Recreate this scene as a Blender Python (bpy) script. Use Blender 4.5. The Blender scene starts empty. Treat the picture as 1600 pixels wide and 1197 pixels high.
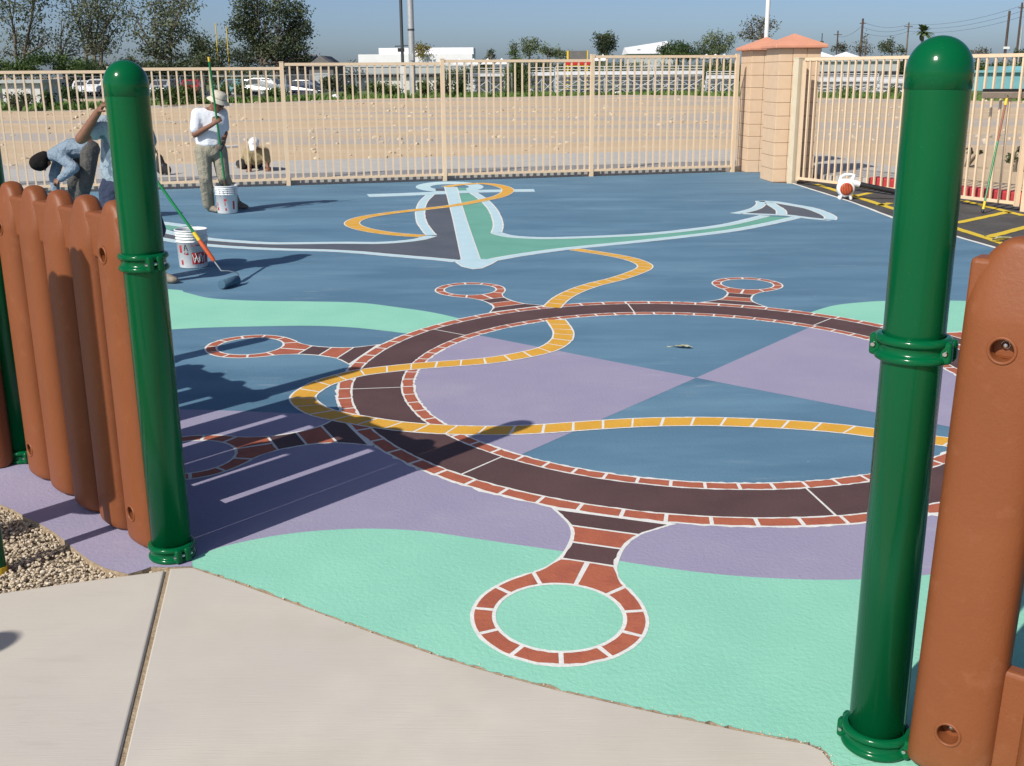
import bpy, bmesh, math, random
import numpy as np
from mathutils import Vector, Matrix
random.seed(7); np.random.seed(7)
SC = bpy.context.scene; COL = SC.collection
R = math.radians
# ------------------------------------------------------------------ camera
F, TH, RO, H = 1715.0, R(15.8), R(0.4), 1.78          # pixels of a 1600 wide frame, pitch, roll, eye height
cam_d = bpy.data.cameras.new('camera'); cam = bpy.data.objects.new('camera', cam_d); COL.objects.link(cam)
rt = Vector((1, 0, 0)); dn = Vector((0, -math.sin(TH), -math.cos(TH))); fw = Vector((0, math.cos(TH), -math.sin(TH)))
cr = rt*math.cos(RO) + dn*math.sin(RO); cu = rt*math.sin(RO) - dn*math.cos(RO)
M = Matrix((cr, cu, -fw)).transposed().to_4x4(); M.translation = (0, 0, H)
cam.matrix_world = M
cam_d.sensor_fit = 'HORIZONTAL'; cam_d.angle = 2*math.atan(800/F); cam_d.clip_start = 0.05; cam_d.clip_end = 3000
SC.camera = cam
# ------------------------------------------------------------------ world, sun, exposure
SUN_EL = R(40.4); SUN_AZ = math.atan2(-0.645, -0.765)     # direction towards the sun, clockwise from +Y
W = bpy.data.worlds.new('World'); SC.world = W; W.use_nodes = True
nt = W.node_tree; nt.nodes.clear()
sk = nt.nodes.new('ShaderNodeTexSky'); sk.sky_type = 'NISHITA'; sk.sun_disc = False
sk.sun_elevation = SUN_EL; sk.sun_rotation = SUN_AZ; sk.air_density = 0.55; sk.dust_density = 1.3; sk.ozone_density = 3.0
bg = nt.nodes.new('ShaderNodeBackground'); bg.inputs[1].default_value = 0.1
wo = nt.nodes.new('ShaderNodeOutputWorld')
nt.links.new(sk.outputs[0], bg.inputs[0]); nt.links.new(bg.outputs[0], wo.inputs[0])
sd = bpy.data.lights.new('sun', 'SUN'); sd.energy = 4.2; sd.angle = R(0.5); sd.color = (1.0, 0.95, 0.87)
sun = bpy.data.objects.new('sun', sd); COL.objects.link(sun)
SDIR = Vector((0.645*math.cos(SUN_EL), 0.765*math.cos(SUN_EL), -math.sin(SUN_EL)))
sun.rotation_euler = SDIR.to_track_quat('-Z', 'Y').to_euler(); sun.location = (-20, -25, 30)
SC.view_settings.view_transform = 'Standard'; SC.view_settings.look = 'None'
SC.view_settings.exposure = 0.17; SC.view_settings.gamma = 1.0; SC.view_settings.use_curve_mapping = False
SC.render.engine = 'CYCLES'
# ------------------------------------------------------------------ survey helpers: a sight line from the tripod to a height or to a distance
def ray(x, y):
    u, v = x-800, y-598.5
    c, s = math.cos(RO), math.sin(RO)
    X, Y = u*c - v*s, u*s + v*c
    return (X, F*math.cos(TH)-Y*math.sin(TH), -F*math.sin(TH)-Y*math.cos(TH))
def G(x, y, z=0.0):
    r = ray(x, y); t = (z-H)/r[2]; return Vector((r[0]*t, r[1]*t, z))
def AT(x, y, Y):
    r = ray(x, y); t = Y/r[1]; return Vector((r[0]*t, Y, H+r[2]*t))
def V(*a): return Vector(a)
# ------------------------------------------------------------------ materials
def mat(name, c1, c2=None, scale=3.0, rough=0.6, bump=0.0, bscale=60.0, metal=0.0, coat=0.0, spec=0.5, detail=5.0,
        lo=0.35, hi=0.65, fleck=None, fscale=40.0, fthr=0.06, c3=None, scale3=0.6, stretch=None, lo3=0.45, hi3=0.6, trans=0.0, bdist=0.01, scuff=None, bstretch=None):
    m = bpy.data.materials.new(name); m.use_nodes = True; n = m.node_tree; b = n.nodes['Principled BSDF']
    b.inputs['Roughness'].default_value = rough; b.inputs['Metallic'].default_value = metal
    b.inputs['Coat Weight'].default_value = coat; b.inputs['Coat Roughness'].default_value = 0.08
    b.inputs['Specular IOR Level'].default_value = spec
    b.inputs['Base Color'].default_value = (*c1, 1)
    L = n.links.new
    geo = n.nodes.new('ShaderNodeNewGeometry'); pos = geo.outputs['Position']
    if stretch:
        mp = n.nodes.new('ShaderNodeMapping'); mp.inputs['Scale'].default_value = stretch; L(pos, mp.inputs[0]); spos = mp.outputs[0]
    else: spos = pos
    col = None
    def noise(sc, det, p):
        t = n.nodes.new('ShaderNodeTexNoise'); t.inputs['Scale'].default_value = sc; t.inputs['Detail'].default_value = det
        t.inputs['Roughness'].default_value = 0.6; L(p, t.inputs['Vector']); return t
    def mix(fac, a, bcol):
        x = n.nodes.new('ShaderNodeMix'); x.data_type = 'RGBA'
        L(fac, x.inputs[0])
        if isinstance(a, tuple): x.inputs[6].default_value = (*a, 1)
        else: L(a, x.inputs[6])
        x.inputs[7].default_value = (*bcol, 1); return x.outputs[2]
    def ramp(o, a, bb):
        r = n.nodes.new('ShaderNodeMapRange'); r.inputs[1].default_value = a; r.inputs[2].default_value = bb; L(o, r.inputs[0]); return r.outputs[0]
    if c2:
        col = mix(ramp(noise(scale, detail, spos).outputs[0], lo, hi), c1, c2)
    if c3:
        col = mix(ramp(noise(scale3, 4, spos).outputs[0], lo3, hi3), col or c1, c3)
    if fleck:
        vo = n.nodes.new('ShaderNodeTexVoronoi'); vo.inputs['Scale'].default_value = fscale; L(pos, vo.inputs['Vector'])
        lt = n.nodes.new('ShaderNodeMath'); lt.operation = 'LESS_THAN'; lt.inputs[1].default_value = fthr; L(vo.outputs['Distance'], lt.inputs[0])
        n2 = noise(fscale*0.23, 2, pos); gt = n.nodes.new('ShaderNodeMath'); gt.operation = 'GREATER_THAN'; gt.inputs[1].default_value = 0.56; L(n2.outputs[0], gt.inputs[0])
        mm = n.nodes.new('ShaderNodeMath'); mm.operation = 'MULTIPLY'; L(lt.outputs[0], mm.inputs[0]); L(gt.outputs[0], mm.inputs[1])
        col = mix(mm.outputs[0], col or c1, fleck)
    if scuff:
        mp2 = n.nodes.new('ShaderNodeMapping'); mp2.inputs['Scale'].default_value = (.55, 2.6, 1); mp2.inputs['Rotation'].default_value = (0, 0, .25); L(pos, mp2.inputs[0])
        big = ramp(noise(.9, 3, pos).outputs[0], .52, .68); fine_ = ramp(noise(7, 9, mp2.outputs[0]).outputs[0], .54, .72)
        mm = n.nodes.new('ShaderNodeMath'); mm.operation = 'MULTIPLY'; L(big, mm.inputs[0]); L(fine_, mm.inputs[1])
        m3 = n.nodes.new('ShaderNodeMath'); m3.operation = 'MULTIPLY'; L(mm.outputs[0], m3.inputs[0]); m3.inputs[1].default_value = .55
        col = mix(m3.outputs[0], col or c1, scuff)
    if col: L(col, b.inputs['Base Color'])
    if bump:
        bpos = pos
        if bstretch:
            mpb = n.nodes.new('ShaderNodeMapping'); mpb.inputs['Scale'].default_value = bstretch; mpb.inputs['Rotation'].default_value = (0, 0, R(-11)); L(pos, mpb.inputs[0]); bpos = mpb.outputs[0]
        nb = noise(bscale, 6, bpos); bp = n.nodes.new('ShaderNodeBump'); bp.inputs['Strength'].default_value = bump
        bp.inputs['Distance'].default_value = bdist; L(nb.outputs[0], bp.inputs['Height']); L(bp.outputs[0], b.inputs['Normal'])
    if trans:
        tr = n.nodes.new('ShaderNodeBsdfTranslucent'); mx = n.nodes.new('ShaderNodeMixShader'); mx.inputs[0].default_value = trans
        if col: L(col, tr.inputs[0])
        else: tr.inputs[0].default_value = (*c1, 1)
        L(b.outputs[0], mx.inputs[1]); L(tr.outputs[0], mx.inputs[2]); L(mx.outputs[0], n.nodes['Material Output'].inputs[0])
    return m
PB = dict(bump=0.5, bscale=55, rough=0.72, spec=0.35, bdist=0.006)
m_blue = mat('blue_paint', (.084, .176, .262), (.118, .228, .325), 1.3, c3=(.15, .275, .375), scale3=.9, lo3=.52, hi3=.74, fleck=(.6, .62, .6), fscale=9, fthr=.028, stretch=(.45, 1.5, 1), scuff=(.36, .42, .46), **PB)
m_mint = mat('mint_paint', (.255, .585, .44), (.285, .625, .47), 2.2, scuff=(.19, .47, .37), fleck=(.13, .36, .26), fscale=14, fthr=.03, **PB)
m_lav = mat('lavender_paint', (.305, .28, .40), (.335, .305, .42), 1.8, c3=(.365, .33, .43), scale3=1.1, lo3=.55, hi3=.75, scuff=(.42, .40, .47), fleck=(.09, .08, .12), fscale=12, fthr=.03, **PB)
m_white = mat('white_line_paint', (.78, .77, .73), (.70, .70, .66), 20, **PB)
m_brown = mat('dark_brown_paint', (.088, .047, .046), (.108, .058, .056), 3, scuff=(.055, .03, .03), fleck=(.3, .2, .2), fscale=14, fthr=.02, **PB)
m_brick = mat('brick_red_paint', (.41, .118, .062), (.44, .13, .07), 6, c3=(.375, .105, .06), scale3=9, **PB)
m_yel = mat('yellow_paint', (.66, .34, .035), (.72, .39, .05), 5, **PB)
m_pale = mat('pale_blue_paint', (.45, .63, .69), (.50, .67, .73), 5, **PB)
m_slate = mat('slate_paint', (.085, .10, .125), (.105, .118, .145), 2, **PB)
m_agreen = mat('sea_green_paint', (.13, .36, .28), (.155, .40, .315), 2, **PB)
m_conc = mat('broom_concrete', (.51, .468, .395), (.60, .55, .475), 1.4, rough=.85, scuff=(.40, .365, .31), bstretch=(.05, 1, 1), bump=.3, bscale=170, c3=(.525, .485, .43), scale3=.9, fleck=(.22, .18, .14), fscale=7, fthr=.014, bdist=.003)
m_joint = mat('joint_filler', (.42, .33, .22), (.30, .22, .14), 30, rough=.95, bump=.8, bscale=90)
m_gravelbed = mat('gravel_soil', (.30, .25, .18), (.20, .165, .12), 30, rough=.95, bump=1, bscale=80)
m_stone = mat('pea_gravel', (.56, .46, .33), (.40, .32, .22), 38, rough=.85, c3=(.68, .60, .49), scale3=55, lo3=.5, hi3=.6)
m_asph = mat('asphalt', (.055, .052, .05), (.085, .08, .077), 2, rough=.9, bump=.7, bscale=110, fleck=(.4, .39, .36), fscale=16, fthr=.03)
m_ystripe = mat('yellow_stripe_paint', (.72, .52, .03), (.62, .45, .05), 12, **PB)
m_green = mat('green_powder_coat', (.0010, .090, .029), (.0010, .096, .032), 4, rough=.16, coat=.0, bump=.03, bscale=160, fleck=(.03, .16, .08), fscale=120, fthr=.09, spec=.22)
m_brownpl = mat('brown_plastic', (.200, .063, .021), (.222, .070, .024), 3, rough=.5, bump=.28, bscale=95, spec=.35, c3=(.245, .086, .036), scale3=14, lo3=.58, hi3=.78, bdist=.004)
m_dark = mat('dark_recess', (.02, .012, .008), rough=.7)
m_steel = mat('bolt_steel', (.6, .6, .58), rough=.25, metal=1)
m_tan = mat('tan_fence_enamel', (.74, .56, .37), (.77, .59, .40), 8, rough=.5)
m_block = mat('tan_masonry', (.66, .475, .31), (.70, .51, .34), 6, rough=.9, bump=.5, bscale=120, bdist=.004)
m_mortar = mat('masonry_mortar', (.30, .20, .12), rough=.95)
m_cap = mat('terracotta_cap', (.60, .27, .17), (.65, .30, .19), 5, rough=.85, bump=.3, bscale=90)
m_gatepost = mat('pale_gate_post', (.60, .52, .37), (.64, .56, .41), 8, rough=.5)
m_dirt = mat('desert_dirt', (.53, .39, .24), (.59, .45, .295), .45, rough=.95, bump=.55, bscale=9, c3=(.435, .385, .33), scale3=.16, stretch=(.22, 1.25, 1), lo3=.50, hi3=.57, fleck=(.68, .62, .53), fscale=2.6, fthr=.06, bdist=.05)
m_walk = mat('sidewalk_concrete', (.43, .41, .38), (.48, .46, .43), 3, rough=.9, bump=.3, bscale=60)
m_redcurb = mat('red_curb_paint', (.52, .05, .055), (.45, .045, .05), 10, rough=.6)
m_rock = mat('field_rock', (.56, .47, .35), (.46, .37, .26), 4, rough=.95)
m_grass = mat('field_grass', (.07, .15, .025), (.12, .18, .045), 1.2, rough=.9)
m_lawn = mat('field_turf', (.09, .15, .04), (.13, .17, .055), .3, rough=.95, bump=.6, bscale=6)
def leafmat(name, a, b, c): return mat(name, a, b, 1.1, rough=.6, c3=c, scale3=.35, lo3=.48, hi3=.58, trans=.18, spec=.3)
m_leafE = leafmat('eucalyptus_leaf', (.11, .135, .07), (.175, .195, .115), (.08, .10, .055))
m_leafD = leafmat('dark_tree_leaf', (.058, .082, .038), (.105, .125, .062), (.042, .06, .03))
m_leafG = leafmat('green_leaf', (.06, .11, .025), (.10, .15, .04), (.035, .07, .02))
m_leafY = leafmat('yellowing_leaf', (.22, .17, .025), (.28, .20, .03), (.12, .12, .03))
m_leafP = leafmat('pale_leaf', (.12, .16, .07), (.17, .20, .10), (.08, .11, .05))
m_leafB = leafmat('brownish_leaf', (.11, .10, .065), (.16, .145, .10), (.075, .07, .045))
m_bark = mat('pale_bark', (.20, .17, .13), (.12, .10, .075), 3, rough=.9)
m_wood = mat('weathered_pole_wood', (.10, .065, .05), (.07, .045, .035), 4, rough=.9)
m_galv = mat('galvanised_metal', (.50, .52, .53), (.42, .44, .45), 3, rough=.45, metal=.35)
m_alu = mat('bleacher_aluminium', (.64, .66, .68), (.56, .58, .60), 5, rough=.5, metal=.0)
m_darkpole = mat('dark_pole_paint', (.05, .06, .065), rough=.6)
m_wwall = mat('white_wall', (.70, .69, .66), (.64, .63, .60), .8, rough=.85)
m_gwall = mat('pale_grey_wall', (.46, .49, .49), (.41, .44, .44), .8, rough=.85)
m_wroof = mat('white_roof', (.82, .82, .82), (.76, .76, .77), .5, rough=.7)
m_groof = mat('grey_roof', (.14, .135, .13), (.18, .17, .165), 2, rough=.9)
m_glass = mat('window_glass', (.05, .055, .06), rough=.12, spec=.7)
m_teal = mat('teal_wall_paint', (.20, .46, .50), (.17, .41, .45), 1.5, rough=.7)
m_red = mat('red_plastic', (.55, .03, .02), rough=.5)
m_yplas = mat('yellow_plastic', (.75, .50, .03), rough=.5)
m_bucket = mat('white_bucket_plastic', (.76, .77, .76), (.70, .71, .70), 14, rough=.35)
m_redprint = mat('red_label_print', (.42, .02, .03), (.50, .06, .06), 40, rough=.5)
m_wetpaint = mat('wet_blue_paint', (.03, .075, .12), (.05, .11, .17), 30, rough=.25)
m_black = mat('black_rubber', (.018, .018, .02), rough=.5)
m_polegreen = mat('green_fibreglass', (.005, .20, .06), (.008, .17, .06), 12, rough=.35)
m_orange = mat('orange_plastic', (.62, .11, .03), (.52, .08, .025), 30, rough=.45)
m_rust = mat('faded_orange_fibreglass', (.30, .10, .045), (.24, .11, .06), 14, rough=.6)
m_wplas = mat('white_plastic', (.78, .78, .77), rough=.3)
m_skin = mat('tanned_skin', (.19, .085, .048), (.22, .10, .058), 30, rough=.55)
m_hair = mat('black_hair', (.010, .009, .009), (.02, .018, .016), 60, rough=.85, bump=.6, bscale=120, spec=.1)
m_tee = mat('white_cotton', (.74, .76, .80), (.68, .71, .76), 8, rough=.9, bump=.55, bscale=8, bdist=.04)
m_khaki = mat('khaki_cotton', (.27, .25, .19), (.32, .295, .225), 9, rough=.9, bump=.9, bscale=12, bdist=.05)
m_hat = mat('cream_canvas', (.58, .54, .44), (.52, .48, .39), 20, rough=.9)
m_gtee = mat('grey_blue_cotton', (.30, .37, .43), (.25, .32, .385), 7, rough=.9, bump=1, bscale=11, bdist=.05)
m_sweat = mat('damp_grey_cotton', (.11, .155, .21), (.13, .18, .24), 8, rough=.8, bump=.8, bscale=12, bdist=.05)
m_denim = mat('blue_grey_denim', (.20, .27, .335), (.25, .32, .385), 9, rough=.9, bump=1, bscale=13, bdist=.05)
m_char = mat('charcoal_trousers', (.075, .072, .065), (.10, .095, .085), 9, rough=.9, bump=.9, bscale=12, bdist=.05)
m_navy = mat('navy_cotton', (.022, .033, .07), (.03, .042, .085), 9, rough=.9, bump=.8, bscale=12, bdist=.05)
m_shoe = mat('worn_shoe_leather', (.20, .165, .125), (.28, .24, .19), 25, rough=.8)
m_tanshirt = mat('tan_cotton', (.36, .29, .155), (.30, .24, .13), 9, rough=.9, bump=.9, bscale=12, bdist=.05)
m_bag = mat('black_nylon', (.015, .015, .02), (.03, .03, .035), 20, rough=.6, bump=.8, bscale=30)
m_dryleaf = mat('dry_leaf', (.30, .27, .13), (.42, .44, .33), 40, rough=.8)
m_broomhead = mat('weathered_squeegee_head', (.21, .165, .125), (.27, .22, .17), 20, rough=.7)
m_carW = mat('white_car_paint', (.75, .76, .77), rough=.25, coat=.5)
m_carS = mat('silver_car_paint', (.42, .44, .46), rough=.3, coat=.5, metal=.2)
m_carR = mat('red_car_paint', (.42, .02, .03), rough=.25, coat=.5)
m_carB = mat('dark_blue_car_paint', (.03, .05, .10), rough=.25, coat=.5)
m_carT = mat('teal_car_paint', (.06, .20, .22), rough=.3, coat=.5)
m_tyre = mat('tyre_rubber', (.02, .02, .02), rough=.8)
# ------------------------------------------------------------------ object helpers
def tag(o, label=None, cat=None, group=None, kind=None):
    if label: o['label'] = label
    if cat: o['category'] = cat
    if group: o['group'] = group
    if kind: o['kind'] = kind
    return o
def empty(name, loc, label=None, cat=None, group=None, rz=0.0):
    o = bpy.data.objects.new(name, None); COL.objects.link(o); o.location = loc; o.rotation_euler = (0, 0, rz); o.empty_display_size = .1
    return tag(o, label, cat, group)
class MB:
    def __init__(s): s.v = []; s.f = []; s.mi = []; s.mats = []; s.sm = []
    def _m(s, m):
        if m not in s.mats: s.mats.append(m)
        return s.mats.index(m)
    def add(s, vs, fs, m, smooth=False):
        o = len(s.v); s.v += [tuple(x) for x in vs]; k = s._m(m)
        for f in fs: s.f.append(tuple(i+o for i in f)); s.mi.append(k); s.sm.append(smooth)
        return s
    def poly(s, pts, m): return s.add(pts, [tuple(range(len(pts)))], m)
    def box(s, c, d, m, rot=None):
        c = Vector(c); x, y, z = d[0]/2, d[1]/2, d[2]/2
        p = [Vector((a, b, e)) for a in (-x, x) for b in (-y, y) for e in (-z, z)]
        if rot is not None: p = [rot @ q for q in p]
        return s.add([q+c for q in p], [(0, 1, 3, 2), (4, 6, 7, 5), (0, 4, 5, 1), (2, 3, 7, 6), (0, 2, 6, 4), (1, 5, 7, 3)], m)
    def prism(s, pts, z0, z1, m):
        n = len(pts); vs = [(p[0], p[1], z0) for p in pts]+[(p[0], p[1], z1) for p in pts]
        fs = [tuple(range(n-1, -1, -1)), tuple(range(n, 2*n))]+[(i, (i+1) % n, n+(i+1) % n, n+i) for i in range(n)]
        return s.add(vs, fs, m)
    def tube(s, pts, rad, m, n=8, smooth=True, caps=True):
        pts = [Vector(p) for p in pts]
        if not hasattr(rad, '__len__'): rad = [rad]*len(pts)
        vs = []; up = None
        for i, p in enumerate(pts):
            d = (pts[min(i+1, len(pts)-1)]-pts[max(i-1, 0)]).normalized()
            if up is None:
                up = d.orthogonal().normalized()
            up = (up-d*up.dot(d)).normalized(); w = d.cross(up)
            for k in range(n):
                a = 2*math.pi*k/n; vs.append(p+(up*math.cos(a)+w*math.sin(a))*rad[i])
        fs = [(i*n+k, i*n+(k+1) % n, (i+1)*n+(k+1) % n, (i+1)*n+k) for i in range(len(pts)-1) for k in range(n)]
        s.add(vs, fs, m, smooth)
        if caps:
            s.add(vs[:n], [tuple(range(n-1, -1, -1))], m); s.add(vs[-n:], [tuple(range(n))], m)
        return s
    def lathe(s, prof, m, n=32, c=(0, 0, 0), smooth=True, sx=1.0, sy=1.0):
        vs = []; fs = []; k = len(prof)
        for j in range(n):
            a = 2*math.pi*j/n
            for r, z in prof: vs.append((c[0]+r*math.cos(a)*sx, c[1]+r*math.sin(a)*sy, c[2]+z))
        for j in range(n):
            for i in range(k-1):
                a, b = j*k+i, ((j+1) % n)*k+i
                fs.append((a, b, b+1, a+1))
        return s.add(vs, fs, m, smooth)
    def build(s, name, parent=None, loc=None, mats=None):
        me = bpy.data.meshes.new(name); me.from_pydata(s.v, [], s.f)
        for m in s.mats: me.materials.append(m)
        me.polygons.foreach_set('material_index', s.mi); me.polygons.foreach_set('use_smooth', s.sm)
        me.update()
        o = bpy.data.objects.new(name, me); COL.objects.link(o)
        if parent is not None: o.parent = parent
        if loc is not None: o.location = loc
        return o
def link_copy(o, parent=None, loc=None):
    c = o.copy(); COL.objects.link(c)
    if parent is not None: c.parent = parent
    if loc is not None: c.location = loc
    return c
def copy_tree(o, parent=None):
    c = o.copy(); COL.objects.link(c)
    if parent is not None: c.parent = parent
    for ch in list(o.children): copy_tree(ch, c)
    return c
def evaluated(o):
    dg = bpy.context.evaluated_depsgraph_get(); me = bpy.data.meshes.new_from_object(o.evaluated_get(dg)); return me
def apply_mods(o):
    me = evaluated(o); o.modifiers.clear(); old = o.data; o.data = me; bpy.data.meshes.remove(old); return o
def bevel(o, w, seg=2):
    b = o.modifiers.new('b', 'BEVEL'); b.width = w; b.segments = seg; b.limit_method = 'ANGLE'; b.angle_limit = R(40); return o
def crom(pts, k=6, closed=False):
    P = [np.array(p, float) for p in pts]; n = len(P); out = []
    rng = range(n) if closed else range(n-1)
    for i in rng:
        if closed: a, b, c, d = P[(i-1) % n], P[i], P[(i+1) % n], P[(i+2) % n]
        else: a, b, c, d = P[max(i-1, 0)], P[i], P[i+1], P[min(i+2, n-1)]
        for j in range(k):
            t = j/k
            out.append(.5*((2*b)+(-a+c)*t+(2*a-5*b+4*c-d)*t*t+(-a+3*b-3*c+d)*t**3))
    if not closed: out.append(P[-1])
    return out
def gpath(px, z, k=6, closed=False):
    return crom([tuple(G(x, y, z)) for x, y in px], k, closed)
def jit(pts, s): return [(p[0]+random.gauss(0, s), p[1]+random.gauss(0, s), p[2]) for p in pts]
def normals2d(P):
    P = np.array(P); T = np.gradient(P, axis=0)[:, :2]; T /= (np.linalg.norm(T, axis=1, keepdims=True)+1e-9)
    return np.c_[-T[:, 1], T[:, 0]]
def stroke_mb(mb, P, w, m, z, j=0.0):
    P = np.array(P, float); N = normals2d(P); n = len(P)
    ww = np.full(n, w/2.0) if not hasattr(w, '__len__') else np.array(w)/2
    a = P[:, :2]+N*(ww+np.random.normal(0, j, n) if j else ww)[:, None]; b = P[:, :2]-N*(ww+np.random.normal(0, j, n) if j else ww)[:, None]
    vs = [(x, y, z) for x, y in a]+[(x, y, z) for x, y in b]
    mb.add(vs, [(i, n+i, n+i+1, i+1) for i in range(n-1)], m)
    return mb

# ================================================================== SETTING
LEFT = G(270, 868); RIGHT = G(1367, 1165); POST2 = LEFT + (G(46, 722)-LEFT).normalized()*1.47
# ---- terrain: one dirt sheet to the horizon
mb = MB(); mb.poly([(-900, -60, -.16), (900, -60, -.16), (900, 1500, -.16), (-900, 1500, -.16)], m_dirt)
dirt = tag(mb.build('dirt_field'), 'bare tan dirt field with grey gravelly bands beyond the tan fence', None, None, 'structure')
# gently raised near dirt between sidewalk and grass
mb = MB(); nx, ny = 90, 60; vs = []
for j in range(ny+1):
    for i in range(nx+1):
        x = -70+140*i/nx; y = 20.0+76*j/ny
        edge = min(1, j/3)*min(1, (ny-j)/4)
        z = -.12+edge*(.06+.03*math.sin(x*.31+y*.2)+.015*math.sin(y*.5+x*.11)+random.gauss(0, .012))
        vs.append((x, y, z))
mb.add(vs, [(j*(nx+1)+i, j*(nx+1)+i+1, (j+1)*(nx+1)+i+1, (j+1)*(nx+1)+i) for j in range(ny) for i in range(nx)], m_dirt, True)
tag(mb.build('graded_soil'), None, None, None, 'structure')
# ---- painted playground surface
FA, FM, FB = G(451, 290), G(689, 282), G(923.5, 275.5)
fdir = (FB-FA).normalized(); fnor = Vector((-fdir.y, fdir.x, 0))
def fl(t): return FA + fdir*t                     # along the fence line, metres from post A
edge_px = [(1238, 287), (1330, 316), (1400, 343), (1555, 388)]
E = [G(*p) for p in edge_px]
slab_edge = [G(x, y) for x, y in [(300, 885), (360, 905), (430, 930), (520, 963), (620, 1000), (700, 1028), (780, 1052), (880, 1078), (980, 1101), (1080, 1123), (1180, 1144), (1262, 1160), (1285, 1170), (1300, 1188), (1306, 1210)]]
front = [tuple(p) for p in slab_edge]
S = MB()
p_end = E[-1]+(E[-1]-E[-2]).normalized()*6
outline = [fl(-14), fl(8.0), V(4.24, 20.4, 0), V(5.0, 20.4, 0), V(5.0, 18.9, 0), V(4.3, 18.35, 0), E[0], E[1], E[2], E[3], p_end, V(6.5, 3.0, 0), V(6.5, 0.6, 0), V(.95, 2.3, 0)]
fine = []
for i in range(len(slab_edge)-1, 0, -1):
    a, b = slab_edge[i], slab_edge[i-1]
    for k in range(10): fine.append(a.lerp(b, k/10)+V(random.gauss(0, .003), random.gauss(0, .004), 0))
outline += fine+[slab_edge[0], G(262, 886.5), G(236, 886), G(222, 891), G(200, 897), G(165, 888), G(140, 875), G(122, 862), G(105, 848), G(85, 832), G(60, 817), G(44, 810), G(20, 796), G(-20, 780), V(-3.4, 5.0, 0), V(-9, 8, 0), V(-16, 10, 0)]
S.prism([(p[0], p[1]) for p in outline], -.05, -.0003, m_joint); S.poly([(p[0], p[1], 0) for p in outline], m_blue)
play = tag(S.build('painted_playground'), 'blue, mint and lavender painted play surface with a nautical mural', None, None, 'structure')
def part(mb, name, parent=play): return mb.build(name, parent)
Z1, Z2, Z3, Z4, Z5 = .0006, .0012, .0020, .0028, .0028
# zones
mint_top = gpath([(300, 874), (325, 862), (360, 851), (430, 837), (500, 829), (580, 826), (660, 830), (740, 841), (800, 850), (890, 863), (990, 880), (1100, 895), (1200, 903), (1300, 906), (1400, 903), (1450, 898), (1600, 880)], Z1)
pts = list(mint_top)+[(6.4, 3.4, Z1), (6.4, .7, Z1), (.97, 2.33, Z1)]+[(p.x, p.y+.0005, Z1) for p in fine]+[(slab_edge[0].x, slab_edge[0].y+.004, Z1)]
part(MB().poly(pts, m_mint), 'mint_wave')
lav = gpath([(-40, 655), (150, 646), (285, 640), (440, 645), (525, 648)], Z1)+gpath([(600, 690), (760, 740), (1000, 790), (1230, 800), (1430, 770), (1560, 720)], Z1)
lav += [(3.4, 5.0, Z1), (3.0, 3.9, Z1)]+list(mint_top)[::-1][4:]+[tuple(G(300, 884.5, Z1)), tuple(G(262, 886.3, Z1)), tuple(G(236, 885.8, Z1)), tuple(G(222, 890.8, Z1)), tuple(G(200, 896.8, Z1)), tuple(G(165, 887.8, Z1)), tuple(G(140, 874.8, Z1)), tuple(G(122, 861.8, Z1)), tuple(G(105, 847.8, Z1)), tuple(G(85, 831.8, Z1)), tuple(G(60, 816.8, Z1)), tuple(G(44, 809.8, Z1)), tuple(G(20, 795.8, Z1)), tuple(G(-20, 779.8, Z1)), (-3.4, 5.0, Z1), (-4.2, 5.9, Z1)]
part(MB().poly(lav, m_lav), 'lavender_wave')
a = gpath([(-120, 440), (100, 445), (265, 452), (290, 457), (330, 466), (400, 470), (480, 471), (560, 473), (620, 480), (680, 489), (735, 502)], Z1)
b = gpath([(660, 527), (640, 522), (590, 515.5), (540, 511), (480, 509), (400, 510), (320, 512), (265, 515), (100, 525), (-120, 540)], Z1)
part(MB().poly(a+b, m_mint), 'mint_wave')
a = gpath([(1255, 492), (1300, 478), (1350, 472), (1400, 470), (1500, 470), (1620, 476)], Z1); b = gpath([(1700, 540), (1480, 530), (1380, 515), (1290, 500)], Z1)
part(MB().poly(a+b, m_mint), 'mint_wave')
# ---- ship's wheel
WC = np.array([1.048, 6.395]); v1 = np.array([.0950, -.9955]); v2 = np.array([-.9955, -.0950])
SI = 2.277*np.outer(v1, v1)+2.083*np.outer(v2, v2); SM = np.linalg.inv(SI)
def wp(rho, ang, z): q = WC+SI@np.array([rho*math.cos(ang), rho*math.sin(ang)]); return (q[0], q[1], z)
def wuv(u, v, ang, z):
    q = WC+SI@np.array([u*math.cos(ang)-v*math.sin(ang), u*math.sin(ang)+v*math.cos(ang)]); return (q[0], q[1], z)
def wpol(x, y):
    g = G(x, y, Z1); q = SM@(np.array([g.x, g.y])-WC); return math.hypot(*q), math.atan2(q[1], q[0])
def ring(r0, r1, z, m, n=220, j=0.0, a0=0, a1=2*math.pi):
    mb = MB(); vs = []
    for i in range(n+1):
        a = a0+(a1-a0)*i/n; vs += [wp(r0+random.gauss(0, j), a, z), wp(r1+random.gauss(0, j), a, z)]
    return mb.add(vs, [(2*i, 2*i+1, 2*i+3, 2*i+2) for i in range(n)], m)
hub = G(1087.5, 590.3, Z1)
for p, q in (((757.7, 525.8), (808, 713)), ((1367, 645), (1267, 510.6))):
    aa, ab = wpol(*p)[1], wpol(*q)[1]
    if ab < aa: ab += 2*math.pi
    if ab-aa > math.pi: aa, ab = ab, aa+2*math.pi
    part(MB().poly([tuple(hub)]+[wp(.79, aa+(ab-aa)*i/40, Z1) for i in range(41)], m_lav), 'lavender_sector')
wheel_base = part(ring(.781, 1.003, Z2, m_white, 500, .0017), 'ship_wheel_marking')
LW = .0062                                         # white line width in wheel radii
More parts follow.
